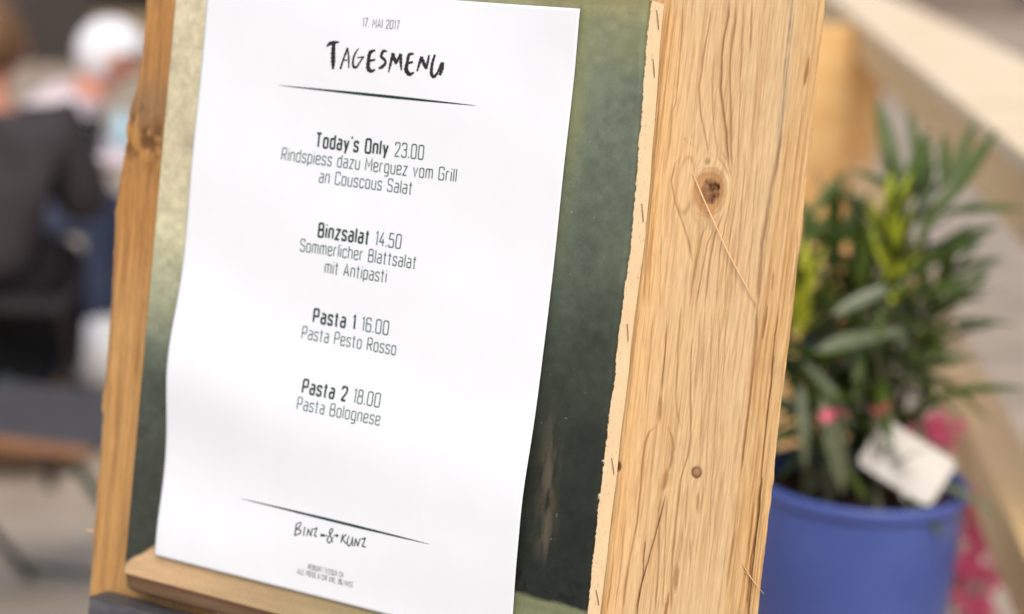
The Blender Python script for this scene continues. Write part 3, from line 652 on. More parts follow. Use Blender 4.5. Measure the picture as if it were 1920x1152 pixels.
# unpainted linen on the folded side, with a ragged paint border
bord = .0020 + .0022 * (fbm(VV * 34, VV * 0 + 1, 62, 3) - .35) * 1.6 + .0028 * (fbm(VV * 900, NN * 700, 63, 3) - .5) - .0006 * (VV > .09) + .002 * np.clip((VV - .12) / .03, 0, 1)
raw = np.where(UU > .13, np.clip((-NN - bord) / .0004, 0, 1), 0)
col = mix(col * .92, lin((255, 235, 198)), raw)
col = mix(col, lin((160, 140, 112)), raw * np.clip((fbm(VV * 700, NN * 900, 64, 2) - .76) * 9, 0, 1) * .55)
# rounded fold along the bottom edge
rows = []
for k, (dvv, dn) in enumerate([(.0010, .0014), (.0045, .0026), (.0085, .0042), (.0105, .0062), (.011, .012)]):
    rr_ = np.stack([UU2[0], -(NNd[0] - dn * (sec[:, 1] > -.003)), pv(np.full(len(sec), -.163 - dvv))], -1); rows.append(rr_)
main = np.stack([UU2, -NNd, pv(VV)], -1)
Pm = np.concatenate([np.array(rows[::-1]), main], 0)
bn = fbm(UU[:5] * 26, VV[:5] * 20 + np.arange(5)[:, None] * 3, 65, 4)[..., None]
bc = lin((128, 94, 68)) * bn + lin((168, 138, 108)) * (1 - bn)  # browns of the fold, with its shade put into the colour
Cm = np.concatenate([bc, col], 0)
Cm[4] = lin((140, 100, 78)); Cm[3] = Cm[3] * .75
grid_mesh('painted_canvas', Pm, M_canvas, pt, cols=Cm)
box('stretcher_bar', (-.1255, .0035, pv(-.160)), (.1375, .0175, pv(-.125)), M_tan, pt)
box('stretcher_bar', (-.1255, .0035, pv(.118)), (.1355, .0175, pv(.1535)), M_tan, pt)
box('stretcher_bar', (-.1255, .0035, pv(-.123)), (-.09, .0175, pv(.116)), M_tan, pt)
box('stretcher_bar', (.10, .0035, pv(-.123)), (.1345, .0175, pv(.116)), M_tan, pt)
staple_me = None
for (v, tl) in ((147.3, .0022), (125.5, .0018), (60.3, .0020), (5.1, .0016), (-57.2, .0024), (-119.4, .0026)):
    z = v / 1000; uu = .1394 + .0006 + float(.0009 * (fbm(np.array([z * 22]), np.array([3.0]), 6, 3) - .5)[0] * 2) - .0035 * min(max((z - .05) / .105, 0), 1)
    tube_mesh('staple', [(uu - .002, .012 + tl, pv(z - .0042)), (uu + .0004, .012 + tl, pv(z - .004)), (uu + .0005, .012, pv(z)), (uu + .0004, .012 - tl, pv(z + .004)), (uu - .002, .012 - tl, pv(z + .0042))], .00023, M_staple, pt, 6)
# frayed threads of the raw linen along the paint border
V_, F_ = [], []
for k in range(240):
    z = random.uniform(-.16, .155); y0 = .0022 + random.uniform(-.0008, .0012)
    uu = .1397 - .0035 * min(max((z - .05) / .105, 0), 1); L = random.uniform(.0006, .0022)
    a = Vector((uu, y0, pv(z))); b = a + Vector((random.uniform(.0001, .0005), -L * .6, random.uniform(-L, L))); i = len(V_)
    V_ += [a, a + Vector((0, 0, .00022)), b]; F_.append((i, i + 1, i + 2))
tag(mesh_obj('frayed_thread', V_, F_, M_fray, pt), kind='stuff')

# ------------------------------------------------------------------ the menu sheet
VS = -.1487
sh = board_root('menu_sheet', 0, VS)
tag(sh, 'white printed menu sheet headed TAGESMENU with four dishes, fixed on the dark green painting', 'menu')
def paper_n(u, v):
    vl = -.062 - .15 * u
    b = .0046 * np.exp(-((v - vl) / .033) ** 2) * (1 - .25 * np.cos(u * 20))
    b += .0009 * np.sin(v * 31 + u * 12 + 1.0) ** 2
    b += .0022 * np.exp(-((u - .105) / .03) ** 2 - ((v - .1487) / .03) ** 2)
    b += .0012 * np.exp(-((v + .125 - .1 * u) / .02) ** 2)
    b += .00045 * (fbm(u * 30 + 7, v * 24 + 7, 87, 3) - .5)
    return .0010 + b
def sheet(u, v, lift=0.0):
    u = np.asarray(u, float); v = np.asarray(v, float)
    return np.stack([u, -(paper_n(u, v) + lift), v - VS], -1)
uu = np.linspace(-.105, .105, 150); vv = np.linspace(-.1485, .1485, 220)
Ug, Vg = np.meshgrid(uu, vv)
top = sheet(Ug, Vg)
o = grid_mesh('paper', top, M_paper, sh)
so_ = o.modifiers.new('thickness', 'SOLIDIFY'); so_.thickness = .00012; so_.offset = -1

# ---- stroke lettering, laid on the sheet
def fillet(pts, r, closed=False):
    if r <= 0 or len(pts) < 3: return list(pts) + ([pts[0]] if closed else [])
    out = []; n = len(pts)
    rngi = range(n) if closed else range(1, n - 1)
    if not closed: out.append(pts[0])
    for i in rngi:
        a, b, c = np.array(pts[i - 1]), np.array(pts[i]), np.array(pts[(i + 1) % n])
        la, lc = np.linalg.norm(a - b), np.linalg.norm(c - b); q = min(r, la * .48, lc * .48)
        p0 = b + (a - b) / la * q; p1 = b + (c - b) / lc * q
        for t in (0, .33, .66, 1): out.append(tuple((1 - t) ** 2 * p0 + 2 * t * (1 - t) * b + t * t * p1))
    if not closed: out.append(pts[-1])
    else: out.append(out[0])
    return out
X = .72                                        # x height, cap height 1
def o_(w, h, y=0): return ('c', [(0, y), (0, h), (w, h), (w, y)])
GL = {
 'A': (.46, [('s', [(0, 0), (.23, 1), (.46, 0)]), ('s', [(.08, .3), (.38, .3)])]),
 'B': (.42, [('o', [(0, 0), (0, 1), (.38, 1), (.38, .55), (.02, .52)]), ('o', [(0, .52), (.42, .52), (.42, 0), (0, 0)])]),
 'C': (.4, [('o', [(.4, .75), (.4, 1), (0, 1), (0, 0), (.4, 0), (.4, .25)])]),
 'E': (.34, [('s', [(.34, 1), (0, 1), (0, 0), (.34, 0)]), ('s', [(0, .52), (.29, .52)])]),
 'F': (.33, [('s', [(.33, 1), (0, 1), (0, 0)]), ('s', [(0, .5), (.28, .5)])]),
 'G': (.42, [('o', [(.42, .76), (.42, 1), (0, 1), (0, 0), (.42, 0), (.42, .5), (.24, .5)])]),
 'H': (.42, [('s', [(0, 0), (0, 1)]), ('s', [(.42, 0), (.42, 1)]), ('s', [(0, .52), (.42, .52)])]),
 'I': (0.0, [('s', [(0, 0), (0, 1)])]),
 'K': (.4, [('s', [(0, 0), (0, 1)]), ('s', [(.4, 1), (0, .45)]), ('s', [(.13, .6), (.4, 0)])]),
 'L': (.32, [('s', [(0, 1), (0, 0), (.32, 0)])]),
 'M': (.54, [('s', [(0, 0), (0, 1), (.27, .35), (.54, 1), (.54, 0)])]),
 'N': (.43, [('s', [(0, 0), (0, 1), (.43, 0), (.43, 1)])]),
 'O': (.42, [o_(.42, 1)]),
 'P': (.4, [('o', [(0, 0), (0, 1), (.4, 1), (.4, .45), (0, .45)])]),
 'R': (.41, [('o', [(0, 0), (0, 1), (.4, 1), (.4, .47), (0, .47)]), ('s', [(.2, .47), (.41, 0)])]),
 'S': (.4, [('o', [(.4, .78), (.4, 1), (0, 1), (0, .56), (.4, .46), (.4, 0), (0, 0), (0, .22)])]),
 'T': (.42, [('s', [(0, 1), (.42, 1)]), ('s', [(.21, 1), (.21, 0)])]),
 'U': (.42, [('o', [(0, 1), (0, 0), (.42, 0), (.42, 1)])]),
 'W': (.6, [('s', [(0, 1), (.14, 0), (.3, .7), (.46, 0), (.6, 1)])]),
 'X': (.42, [('s', [(0, 0), (.42, 1)]), ('s', [(0, 1), (.42, 0)])]),
 'a': (.34, [('o', [(.02, X), (.34, X), (.34, 0)]), ('o', [(.34, .42), (0, .42), (0, 0), (.34, 0)])]),
 'b': (.35, [('s', [(0, 1.0), (0, 0)]), ('o', [(0, X), (.35, X), (.35, 0), (0, 0)])]),
 'c': (.32, [('o', [(.32, .54), (.32, X), (0, X), (0, 0), (.32, 0), (.32, .18)])]),
 'd': (.35, [('s', [(.35, 1.0), (.35, 0)]), ('o', [(.35, X), (0, X), (0, 0), (.35, 0)])]),
 'e': (.34, [('o', [(0, .37), (.34, .37), (.34, X), (0, X), (0, 0), (.34, 0), (.34, .16)])]),
 'g': (.35, [('o', [(.35, .02), (0, .02), (0, X), (.35, X), (.35, -.25), (.02, -.25)])]),
 'h': (.34, [('s', [(0, 1.0), (0, 0)]), ('o', [(0, X), (.34, X), (.34, 0)])]),
 'i': (0.0, [('s', [(0, 0), (0, X)]), ('s', [(0, .90), (0, .98)])]),
 'l': (.0, [('s', [(0, 1.0), (0, 0)])]),
 'm': (.56, [('o', [(0, 0), (0, X), (.28, X), (.28, 0)]), ('o', [(.26, X), (.56, X), (.56, 0)])]),
 'n': (.34, [('o', [(0, 0), (0, X), (.34, X), (.34, 0)])]),
 'o': (.35, [o_(.35, X)]),
 'p': (.35, [('s', [(0, X), (0, -.25)]), ('o', [(0, X), (.35, X), (.35, 0), (0, 0)])]),
 'r': (.22, [('o', [(0, 0), (0, X), (.22, X)])]),
 's': (.32, [('o', [(.32, .56), (.32, X), (0, X), (0, .40), (.32, .33), (.32, 0), (0, 0), (0, .16)])]),
 't': (.24, [('o', [(.1, .95), (.1, 0), (.2, 0)]), ('s', [(-.02, X), (.24, X)])]),
 'u': (.34, [('o', [(0, X), (0, 0), (.34, 0)]), ('s', [(.34, X), (.34, 0)])]),
 'v': (.36, [('s', [(0, X), (.18, 0), (.36, X)])]),
 'y': (.36, [('s', [(0, X), (.18, .02)]), ('s', [(.36, X), (.1, -.25)])]),
 'z': (.33, [('s', [(0, X), (.33, X), (0, 0), (.33, 0)])]),
 '0': (.40, [o_(.40, 1)]),
 '1': (.12, [('s', [(0, .86), (.12, 1), (.12, 0)])]),
 '2': (.38, [('o', [(0, .76), (0, 1), (.38, 1), (.38, .62), (0, .0)]), ('s', [(0, 0), (.38, 0)])]),
 '3': (.38, [('o', [(0, .8), (0, 1), (.38, 1), (.38, .54), (.14, .54)]), ('o', [(.14, .54), (.38, .54), (.38, 0), (0, 0), (0, .2)])]),
 '4': (.40, [('s', [(.26, 1), (0, .28), (.40, .28)]), ('s', [(.3, .52), (.3, 0)])]),
 '5': (.38, [('s', [(.36, 1), (.02, 1), (.0, .56)]), ('o', [(0, .56), (.38, .60), (.38, 0), (0, 0), (0, .2)])]),
 '6': (.38, [('o', [(.36, .8), (.36, 1), (0, 1), (0, 0), (.38, 0), (.38, .56), (0, .56)])]),
 '7': (.36, [('s', [(0, 1), (.36, 1), (.12, 0)])]),
 '8': (.38, [('c', [(.02, .54), (.02, 1), (.36, 1), (.36, .54)]), ('c', [(0, 0), (0, .54), (.38, .54), (.38, 0)])]),
 '.': (.0, [('s', [(0, -.02), (0, .09)])]), ':': (.0, [('s', [(0, 0.02), (0, .1)]), ('s', [(0, .5), (0, .58)])]),
 "'": (.0, [('s', [(0, 1.06), (0, .88)])]),
 '%': (.56, [('c', [(0, .6), (0, 1), (.2, 1), (.2, .6)]), ('c', [(.36, 0), (.36, .4), (.56, .4), (.56, 0)]), ('s', [(.46, 1), (.1, 0)])]),
 ' ': (.16, []),
}
class Ink:
    def __init__(s): s.v = []; s.f = []
    def stroke(s, pts, widths, cap=True):
        """pts (n,2) in metres on the sheet; widths per point"""
        P = np.array(pts, float); W_ = np.array(widths, float) if hasattr(widths, '__len__') else np.full(len(P), widths)
        seg = np.linalg.norm(np.diff(P, axis=0), axis=1); keep = np.r_[True, seg > 1e-6]; P = P[keep]; W_ = W_[keep]
        if len(P) < 2: return
        # resample long pieces so the strokes follow the curl of the sheet
        q = [P[0]]; ww = [W_[0]]
        for i in range(1, len(P)):
            k = max(1, int(np.linalg.norm(P[i] - P[i - 1]) / .0025))
            for j in range(1, k + 1): t = j / k; q.append(P[i - 1] * (1 - t) + P[i] * t); ww.append(W_[i - 1] * (1 - t) + W_[i] * t)
        P = np.array(q); W_ = np.array(ww); n = len(P)
        cl = np.linalg.norm(P[0] - P[-1]) < 1e-7
        T = np.zeros_like(P); d = np.diff(P, axis=0); d /= np.linalg.norm(d, axis=1)[:, None] + 1e-12
        T[0] = d[0]; T[-1] = d[-1]
        T[1:-1] = d[:-1] + d[1:]
        if cl: T[0] = T[-1] = d[0] + d[-1]
        ln = np.linalg.norm(T, axis=1)[:, None]; T = T / np.maximum(ln, 1e-9)
        mit = np.ones(n)
        mit[1:-1] = 1 / np.maximum(np.sqrt(np.maximum((1 + (d[:-1] * d[1:]).sum(1)) / 2, 0)), .5)
        N = np.stack([-T[:, 1], T[:, 0]], 1) * (W_ * mit / 2)[:, None]
        A = P + N; B = P - N; i0 = len(s.v)
        for a, b in zip(A, B): s.v.append(a); s.v.append(b)
        for i in range(n - 1): s.f.append((i0 + 2 * i, i0 + 2 * i + 1, i0 + 2 * i + 3, i0 + 2 * i + 2))
    def build(s, name, mat, parent, lift=.00012):
        a = np.array(s.v); p = sheet(a[:, 0], a[:, 1], lift)
        return mesh_obj(name, p, s.f, mat, parent)

def text_w(t, cap, sw, track):
    return sum(GL[c][0] * cap + (sw + track) for c in t) - (sw + track)
def write(runs, vc, width, cap, name='printed_line', u0=0.0):
    """runs: [(text, bold)]; centred on the sheet, squeezed to the width measured in the photograph"""
    nat = 0; sws = []
    for t, b in runs:
        sw = cap * (.165 if b else .094); tr = cap * (.10 if b else .125); nat += text_w(t, cap, sw, tr) + (sw + tr); sws.append((sw, tr))
    k = width / nat; x = u0 - width / 2
    for j, ((t, b), (sw, tr)) in enumerate(zip(runs, sws)):
        ink = Ink()
        for ch in t:
            w_, paths = GL[ch]
            x0 = x + sw / 2 * k
            for kind, pts in paths:
                pp = fillet(pts, 0 if kind == 's' else .13, closed=(kind == 'c'))
                if b: pp = pp
                ink.stroke([(x0 + p[0] * cap * k, vc - cap / 2 + p[1] * cap) for p in pp], sw)
            x += (w_ * cap + sw + tr) * k
        ink.build(name, M_ink if b else (M_ink_grey if cap < .0045 else M_ink_thin), sh)

write([('17. MAI 2017', False)], .1348, .0212, .0040)
write([("Today's Only ", True), ('23.00', False)], .0760, .0630, .0066)
write([('Rindspiess dazu Merguez vom Grill', False)], .0672, .1010, .0060)
write([('an Couscous Salat', False)], .0586, .0540, .0060)
write([('Binzsalat ', True), ('14.50', False)], .0324, .0486, .0066)
write([('Sommerlicher Blattsalat', False)], .0237, .0676, .0060)
write([('mit Antipasti', False)], .0150, .0364, .0060)
write([('Pasta 1 ', True), ('16.00', False)], -.0098, .0450, .0066)
write([('Pasta Pesto Rosso', False)], -.0190, .0555, .0060)
write([('Pasta 2 ', True), ('18.00', False)], -.0450, .0458, .0066)
write([('Pasta Bolognese', False)], -.0538, .0488, .0060)
write([('HERKUNFT FLEISCH: CH', False)], -.1343, .0210, .0027)
write([('ALLE PREISE IN CHF INKL. 8% MWST', False)], -.1380, .0335, .0027)

def rule(v, u0=0.0):
    ink = Ink(); n_ = 60; xs = np.linspace(-.0562 + u0, .0562 + u0, n_); t = np.linspace(0, 1, n_)
    wd = .00125 * np.minimum(1, np.minimum(t * 2.2, (1 - t) * 2.6)) ** .7 + .0001
    ink.stroke(np.stack([xs, v + 0 * xs], 1), wd); ink.build('printed_rule', M_ink, sh)
rule(.1006); rule(-.1086, .0014)

# hand-lettered heading and signature; points in mm on the sheet
def px2sheet(px, py):
    d = right * ((px - 960) / F) + down * ((py - 576) / F) + fwd
    Rm = Euler((LEAN, 0, 0)).to_matrix(); nrm = Rm @ Vector((0, -1, 0))
    t = (CEN + nrm * .0025 - EYE).dot(nrm) / d.dot(nrm)
    q = Rm.transposed() @ (EYE + d * t - CEN)
    return q.x, q.z
def brush(name, strokes, ox, oy, k, wk, mat, smooth=True):
    ink = Ink()
    for st_ in strokes:
        P_ = np.array([px2sheet(ox + x / k, oy + y / k) for x, y, _ in st_]); Wd = np.array([s_[2] for s_ in st_]) * wk
        # Catmull-Rom
        if len(P_) > 2:
            Q = []; Wq = []
            E_ = np.vstack([2 * P_[0] - P_[1], P_, 2 * P_[-1] - P_[-2]])
            for i in range(1, len(E_) - 2):
                for t in np.linspace(0, 1, 6, endpoint=False):
                    a, b, c, d = E_[i - 1], E_[i], E_[i + 1], E_[i + 2]
                    Q.append(.5 * ((2 * b) + (-a + c) * t + (2 * a - 5 * b + 4 * c - d) * t * t + (-a + 3 * b - 3 * c + d) * t ** 3))
                    Wq.append(Wd[i - 1] * (1 - t) + Wd[i] * t)
            Q.append(P_[-1]); Wq.append(Wd[-1]); P_, Wd = np.array(Q), np.array(Wq)
        Wd = Wd * (1 + .18 * np.sin(np.arange(len(Wd)) * 2.3))
        ink.stroke(P_, Wd)
    ink.build(name, mat, sh)
title = [
 [[(392, 264, 3), (410, 247, 14), (435, 240, 14), (466, 238, 5)], [(434, 243, 16), (431, 300, 20), (430, 350, 20), (428, 390, 9)]],
 [[(470, 390, 9), (488, 335, 8), (514, 270, 10)], [(512, 272, 6), (519, 320, 8), (518, 384, 6)], [(482, 342, 5), (520, 336, 4)]],
 [[(576, 272, 4), (556, 300, 8), (543, 340, 9), (545, 374, 11), (562, 378, 9), (580, 352, 7), (601, 322, 6)], [(566, 325, 4), (606, 321, 6)]],
 [[(669, 283, 6), (640, 296, 16), (630, 340, 15), (628, 385, 19), (645, 400, 14), (668, 392, 6)], [(632, 344, 10), (668, 336, 7)]],
 [[(735, 290, 5), (714, 288, 12), (702, 318, 12), (722, 338, 11), (724, 358, 12), (704, 378, 13), (686, 385, 7)]],
 [[(742, 408, 5), (753, 365, 11), (768, 298, 13)], [(768, 300, 12), (784, 350, 15), (800, 325, 9), (812, 303, 13)], [(811, 305, 13), (812, 350, 13), (815, 396, 6)]],
 [[(885, 303, 6), (858, 309, 13), (848, 355, 14), (842, 392, 19), (860, 418, 15), (887, 408, 6)], [(848, 357, 10), (881, 349, 7)]],
 [[(903, 402, 6), (917, 355, 12), (928, 318, 12)], [(927, 320, 12), (943, 362, 15), (956, 388, 10)], [(956, 388, 8), (963, 350, 11), (970, 310, 8)]],
 [[(1003, 308, 9), (988, 360, 12), (984, 412, 14), (998, 432, 12), (1020, 405, 9), (1040, 352, 8)], [(1046, 350, 12), (1044, 385, 15), (1030, 424, 12)]],
]
for letter in title: brush('title_letter', letter, 480, 0, 3.0, .000128, M_ink_black)
sig = [
 [[(497, 328, 6), (487, 402, 5)], [(495, 330, 5), (522, 320, 5), (520, 342, 5), (497, 360, 5)], [(497, 360, 5), (522, 368, 6), (518, 386, 6), (490, 397, 4)]],
 [[(548, 346, 6), (540, 400, 5)]],
 [[(560, 402, 6), (569, 358, 5)], [(569, 358, 5), (584, 402, 6)], [(584, 402, 5), (593, 354, 5)]],
 [[(600, 362, 4), (623, 352, 6)], [(623, 352, 5), (604, 400, 5)], [(604, 400, 5), (621, 404, 6)]],
 [[(643, 392, 6), (668, 395, 5)], [(643, 400, 6), (668, 401, 5)], [(660, 398, 4), (686, 400, 4)]],
 [[(718, 440, 5), (697, 382, 6), (708, 358, 5), (718, 366, 5), (700, 395, 5), (683, 425, 6), (698, 442, 6), (720, 408, 4)]],
 [[(722, 398, 4), (748, 398, 5)], [(738, 389, 4), (752, 399, 5)], [(752, 399, 5), (738, 408, 4)]],
 [[(778, 390, 6), (767, 442, 5)], [(800, 390, 5), (776, 416, 5)], [(776, 416, 5), (798, 447, 6)]],
 [[(815, 400, 5), (805, 440, 6), (815, 460, 6), (830, 440, 5), (838, 405, 5)], [(838, 408, 5), (836, 462, 5)]],
 [[(848, 462, 6), (857, 415, 5)], [(857, 415, 5), (870, 462, 6)], [(870, 462, 5), (884, 415, 5)]],
 [[(890, 420, 4), (917, 412, 6)], [(917, 412, 5), (895, 462, 5)], [(895, 462, 5), (917, 466, 6)]],
]
for k_, letter in enumerate(sig):
    # the signature sits a little lower than the traced zoom row
    brush('signature_mark', letter, 400, 880, 3.2, .000120, M_ink)
# ------------------------------------------------------------------ potted oleander
KP = .9                                       # the pot group stands at KP times the first distance guess
def rayp(px, py, d): return ray(px, py, d * KP)
pc = rayp(1612, 893, 1.8)
ped = empty('wooden_plant_stand', (pc.x, pc.y + .0, 0), (0, 0, .5))
tag(ped, 'plain pine plant stand below the blue flowerpot', 'plant stand')
box('top_board', (-.15, -.15, .668 + pc.z - .92), (.15, .15, .69 + pc.z - .92), M_tan, ped)
for sx in (-1, 1):
    for sy in (-1, 1): box('leg', (sx * .13 - .018, sy * .13 - .018, 0), (sx * .13 + .018, sy * .13 + .018, .666 + pc.z - .92), M_tan, ped)
PZ = .6905 + (pc.z - .92)
pot = empty('flowerpot', (pc.x, pc.y, PZ)); tag(pot, 'round blue flowerpot with a raised rim, right of the sign stand', 'flowerpot')
ph = pc.z - PZ
lathe('pot_body', [(r_ * KP, z_) for r_, z_ in ((0.001, 0), (.096, 0), (.098, .004), (.1065, ph - .015), (.1065, ph - .0135), (.103, ph - .012))], M_blue, pot, 72)
lathe('rim', [(r_ * KP, z_) for r_, z_ in ((.1035, ph - .013), (.1098, ph - .0125), (.1115, ph - .009), (.1115, ph - .003), (.1098, ph), (.106, ph), (.1042, ph - .003), (.1020, ph - .02), (.098, .03))], M_blue, pot, 72)
# soil belongs to the pot
rs = np.linspace(0.0001, .0905, 22); an = np.linspace(0, 2 * math.pi, 60)
Rg, Ag = np.meshgrid(rs, an)
grid_mesh('soil', np.stack([Rg * np.cos(Ag), Rg * np.sin(Ag), ph - .026 + .008 * fbm(Rg * np.cos(Ag) * 60 + 20, Rg * np.sin(Ag) * 60 + 20, 2)], -1), M_soil, pot)

def leaf_mesh(name, L, W_, curl, mat, fold=.25, n=9):
    V, Fc = [], []
    for i in range(n + 1):
        t = i / n; wv = W_ * .5 * (math.sin(math.pi * min(1, t ** .8)) ** .75 if 0 < t < 1 else 0.02)
        z = curl * L * t * t; y = L * t * (1 - .12 * abs(curl) * t)
        V += [(-wv, y, z + wv * fold), (0, y, z - .0004), (wv, y, z + wv * fold)]
        if i: a = 3 * (i - 1); Fc += [(a, a + 1, a + 4, a + 3), (a + 1, a + 2, a + 5, a + 4)]
    me = bpy.data.meshes.new(name); me.from_pydata(V, [], Fc); me.polygons.foreach_set('use_smooth', [True] * len(Fc)); me.materials.append(mat)
    return me
leafs = [leaf_mesh('leaf', 1.0, w_, c_, m_) for (w_, c_, m_) in
         ((.155, -.12, M_leaf), (.165, -.22, M_leaf), (.145, .06, M_leaf), (.17, -.16, M_leaf_sheen), (.135, -.3, M_leaf), (.145, -.3, M_leaf_sheen))]
leaf_young = [leaf_mesh('young_leaf', 1.0, w_, c_, M_leaf_young) for w_, c_ in ((.2, .1), (.18, -.1))]
ole = empty('oleander', (pc.x, pc.y, pc.z - .025))
tag(ole, 'bushy oleander with long dark green leaves and yellow-green young tips, growing in the blue pot', 'plant')
O0 = ole.location.copy()
def put_leaf(me, p, direction, L, roll=0.0, up=Vector((0, 0, 1)), name='leaf', root=None, base=None):
    y = direction.normalized(); x = y.cross(up)
    x = x.normalized() if x.length > 1e-4 else Vector((1, 0, 0)); z = x.cross(y)
    mt = Matrix((x, y, z)).transposed() @ Matrix.Rotation(roll, 3, 'Y')
    o = bpy.data.objects.new(name, me); o.matrix_world = Matrix.Translation(p - (base if base is not None else O0)) @ mt.to_4x4() @ Matrix.Scale(L, 4)
    COL.objects.link(o); o.parent = root or ole
    return o
shoots = [((1690, 400), 1.80, 0, .6), ((1735, 385), 1.86, 0, .5), ((1680, 500), 1.74, 1, .5), ((1512, 560), 1.76, 1, .5), ((1560, 440), 1.86, 0, .5),
          ((1610, 560), 1.72, 0, .5), ((1760, 560), 1.84, 0, .4), ((1600, 470), 1.92, 0, .5), ((1560, 640), 1.80, 0, .4), ((1700, 640), 1.90, 0, .4), ((1480, 640), 1.86, 0, .4),
          ((1640, 700), 1.76, 0, .4), ((1520, 760), 1.78, 0, .4), ((1660, 430), 1.78, 1, .4)]
inner = bmesh.new()                            # the dense dark inside of the bush: leaves too many and too hidden to pick apart
for k in range(230):
    c_ = rayp(random.gauss(1585, 62), random.uniform(430, 860), random.uniform(1.78, 1.98)); az = random.uniform(0, 6.28); el = random.uniform(-.7, 1.1)
    y_ = Vector((math.cos(az) * math.cos(el), math.sin(az) * math.cos(el), math.sin(el))); x_ = y_.cross(Vector((0, 0, 1))).normalized(); L_ = random.uniform(.05, .085)
    q_ = [(0, -L_ / 2, 0), (L_ * .08, 0, .003), (0, L_ / 2, 0), (-L_ * .08, 0, .003)]
    inner.faces.new([inner.verts.new(c_ - O0 + x_ * a + y_ * b + Vector((0, 0, c))) for a, b, c in q_])
tag(bm_obj('inner_leaves', inner, M_leaf, ole), kind='stuff')
for k, (pxy, d, young, frac) in enumerate(shoots):
    tip = rayp(*pxy, d)
    a0 = random.uniform(0, 6.28); base = Vector((pc.x + .05 * math.cos(a0), pc.y + .05 * math.sin(a0), pc.z - .03))
    midp = base.lerp(tip, .5) + Vector((random.uniform(-.01, .01), random.uniform(-.01, .01), .03))
    pts = [base * (1 - t) ** 2 + midp * 2 * t * (1 - t) + tip * t * t for t in np.linspace(0, 1, 9)]
    tube_mesh('stem', [p_ - O0 for p_ in pts], list(np.linspace(.0042, .002, 9)), M_stem, ole, 6)
    axis = (pts[-1] - pts[-3]).normalized(); n_nodes = 5
    for j in range(n_nodes):
        t = 1 - j * .11; i = t * 8; p_ = pts[int(min(i, 7))].lerp(pts[int(min(i, 7)) + 1], min(1, i - int(min(i, 7))))
        for q in range(3):
            az = 2.094 * q + j * 1.05 + k; el = R([72, 52, 34, 14, -12][j] + random.uniform(-10, 10))
            side = Vector((math.cos(az), math.sin(az), 0)); dr_ = side * math.cos(el) + (axis * .7 + Vector((0, 0, .3))) * math.sin(el)
            put_leaf(random.choice(leafs[:5]), p_, dr_, KP * random.uniform(.075, .11) * (.75 if j == 0 else 1), random.uniform(-.4, .4))
    if young:
        for q in range(15):
            az = 2.4 * q; el = R(84 - 3.6 * q); side = Vector((math.cos(az), math.sin(az), 0))
            put_leaf(random.choice(leaf_young), pts[-1] + axis * .008 - Vector((0, 0, .003 * q)), side * math.cos(el) + Vector((0, 0, 1)) * math.sin(el), random.uniform(.042, .06), 0, name='young_leaf')
# short drooping leaves crowding the rim
for k in range(20):
    az = k * 2.4; rr = random.uniform(.01, .07); b_ = Vector((pc.x + rr * math.cos(az), pc.y + rr * math.sin(az), pc.z + random.uniform(-.01, .11)))
    el = R(random.uniform(-35, 60)); put_leaf(random.choice(leafs), b_, Vector((math.cos(az), math.sin(az), 0)) * math.cos(el) + Vector((0, 0, math.sin(el))), random.uniform(.06, .095), random.uniform(-.5, .5))
# side leaves that open the crown to the right
for (a, b, d_, k_) in (((1760, 470), (1880, 400), 1.84, 1), ((1750, 520), (1890, 470), 1.9, 0), ((1740, 570), (1850, 560), 1.8, 2), ((1700, 520), (1800, 440), 1.74, 0), ((1660, 480), (1600, 380), 1.76, 1),
        ((1730, 340), (1700, 200), 1.86, 2), ((1780, 350), (1830, 215), 1.86, 0), ((1640, 420), (1560, 330), 1.82, 1), ((1700, 620), (1810, 640), 1.78, 4), ((1660, 620), (1560, 690), 1.72, 3), ((1720, 450), (1790, 330), 1.72, 1)):
    A, B = rayp(*a, d_), rayp(*b, d_ + .02); put_leaf(leafs[k_], A, B - A, (B - A).length, 0, up=(EYE - A).normalized() * .6 + Vector((0, 0, .7)))
# leaves the photograph shows one by one: base, tip, distance
for (a, b, d0, d1, k_, wL) in (((1690, 400), (1648, 170), 1.78, 1.80, 0, 1), ((1688, 400), (1740, 250), 1.78, 1.86, 2, 1), ((1770, 390), (1872, 228), 1.74, 1.76, 0, 1.15), ((1770, 360), (1772, 235), 1.80, 1.84, 0, .9),
        ((1700, 375), (1590, 285), 1.76, 1.80, 4, 1), ((1560, 592), (1704, 512), 1.68, 1.68, 3, 1.15), ((1530, 660), (1712, 598), 1.68, 1.70, 3, 1.2), ((1760, 400), (1925, 378), 1.82, 1.80, 0, .6),
        ((1740, 500), (1856, 430), 1.80, 1.84, 0, .9), ((1740, 545), (1862, 500), 1.78, 1.80, 0, 1), ((1745, 600), (1860, 515), 1.82, 1.84, 2, 1), ((1752, 600), (1778, 680), 1.78, 1.78, 0, .8),
        ((1505, 680), (1632, 792), 1.70, 1.70, 5, 1.1), ((1540, 740), (1590, 935), 1.70, 1.70, 3, 1), ((1500, 720), (1516, 880), 1.72, 1.70, 5, 1), ((1560, 400), (1480, 480), 1.76, 1.76, 0, 1),
        ((1590, 320), (1500, 420), 1.80, 1.78, 0, 1.0), ((1660, 560), (1640, 660), 1.7, 1.69, 0, 1), ((1700, 640), (1772, 760), 1.80, 1.76, 4, 1), ((1690, 700), (1830, 660), 1.80, 1.80, 0, .8), ((1620, 640), (1600, 760), 1.72, 1.70, 0, 1)):
    A, B = rayp(*a, d0), rayp(*b, d1)
    me = leafs[k_]
    put_leaf(me, A, B - A, (B - A).length, 0, up=(EYE - A).normalized() * (.8 if k_ == 3 else .55) + Vector((0, 0, .7)))

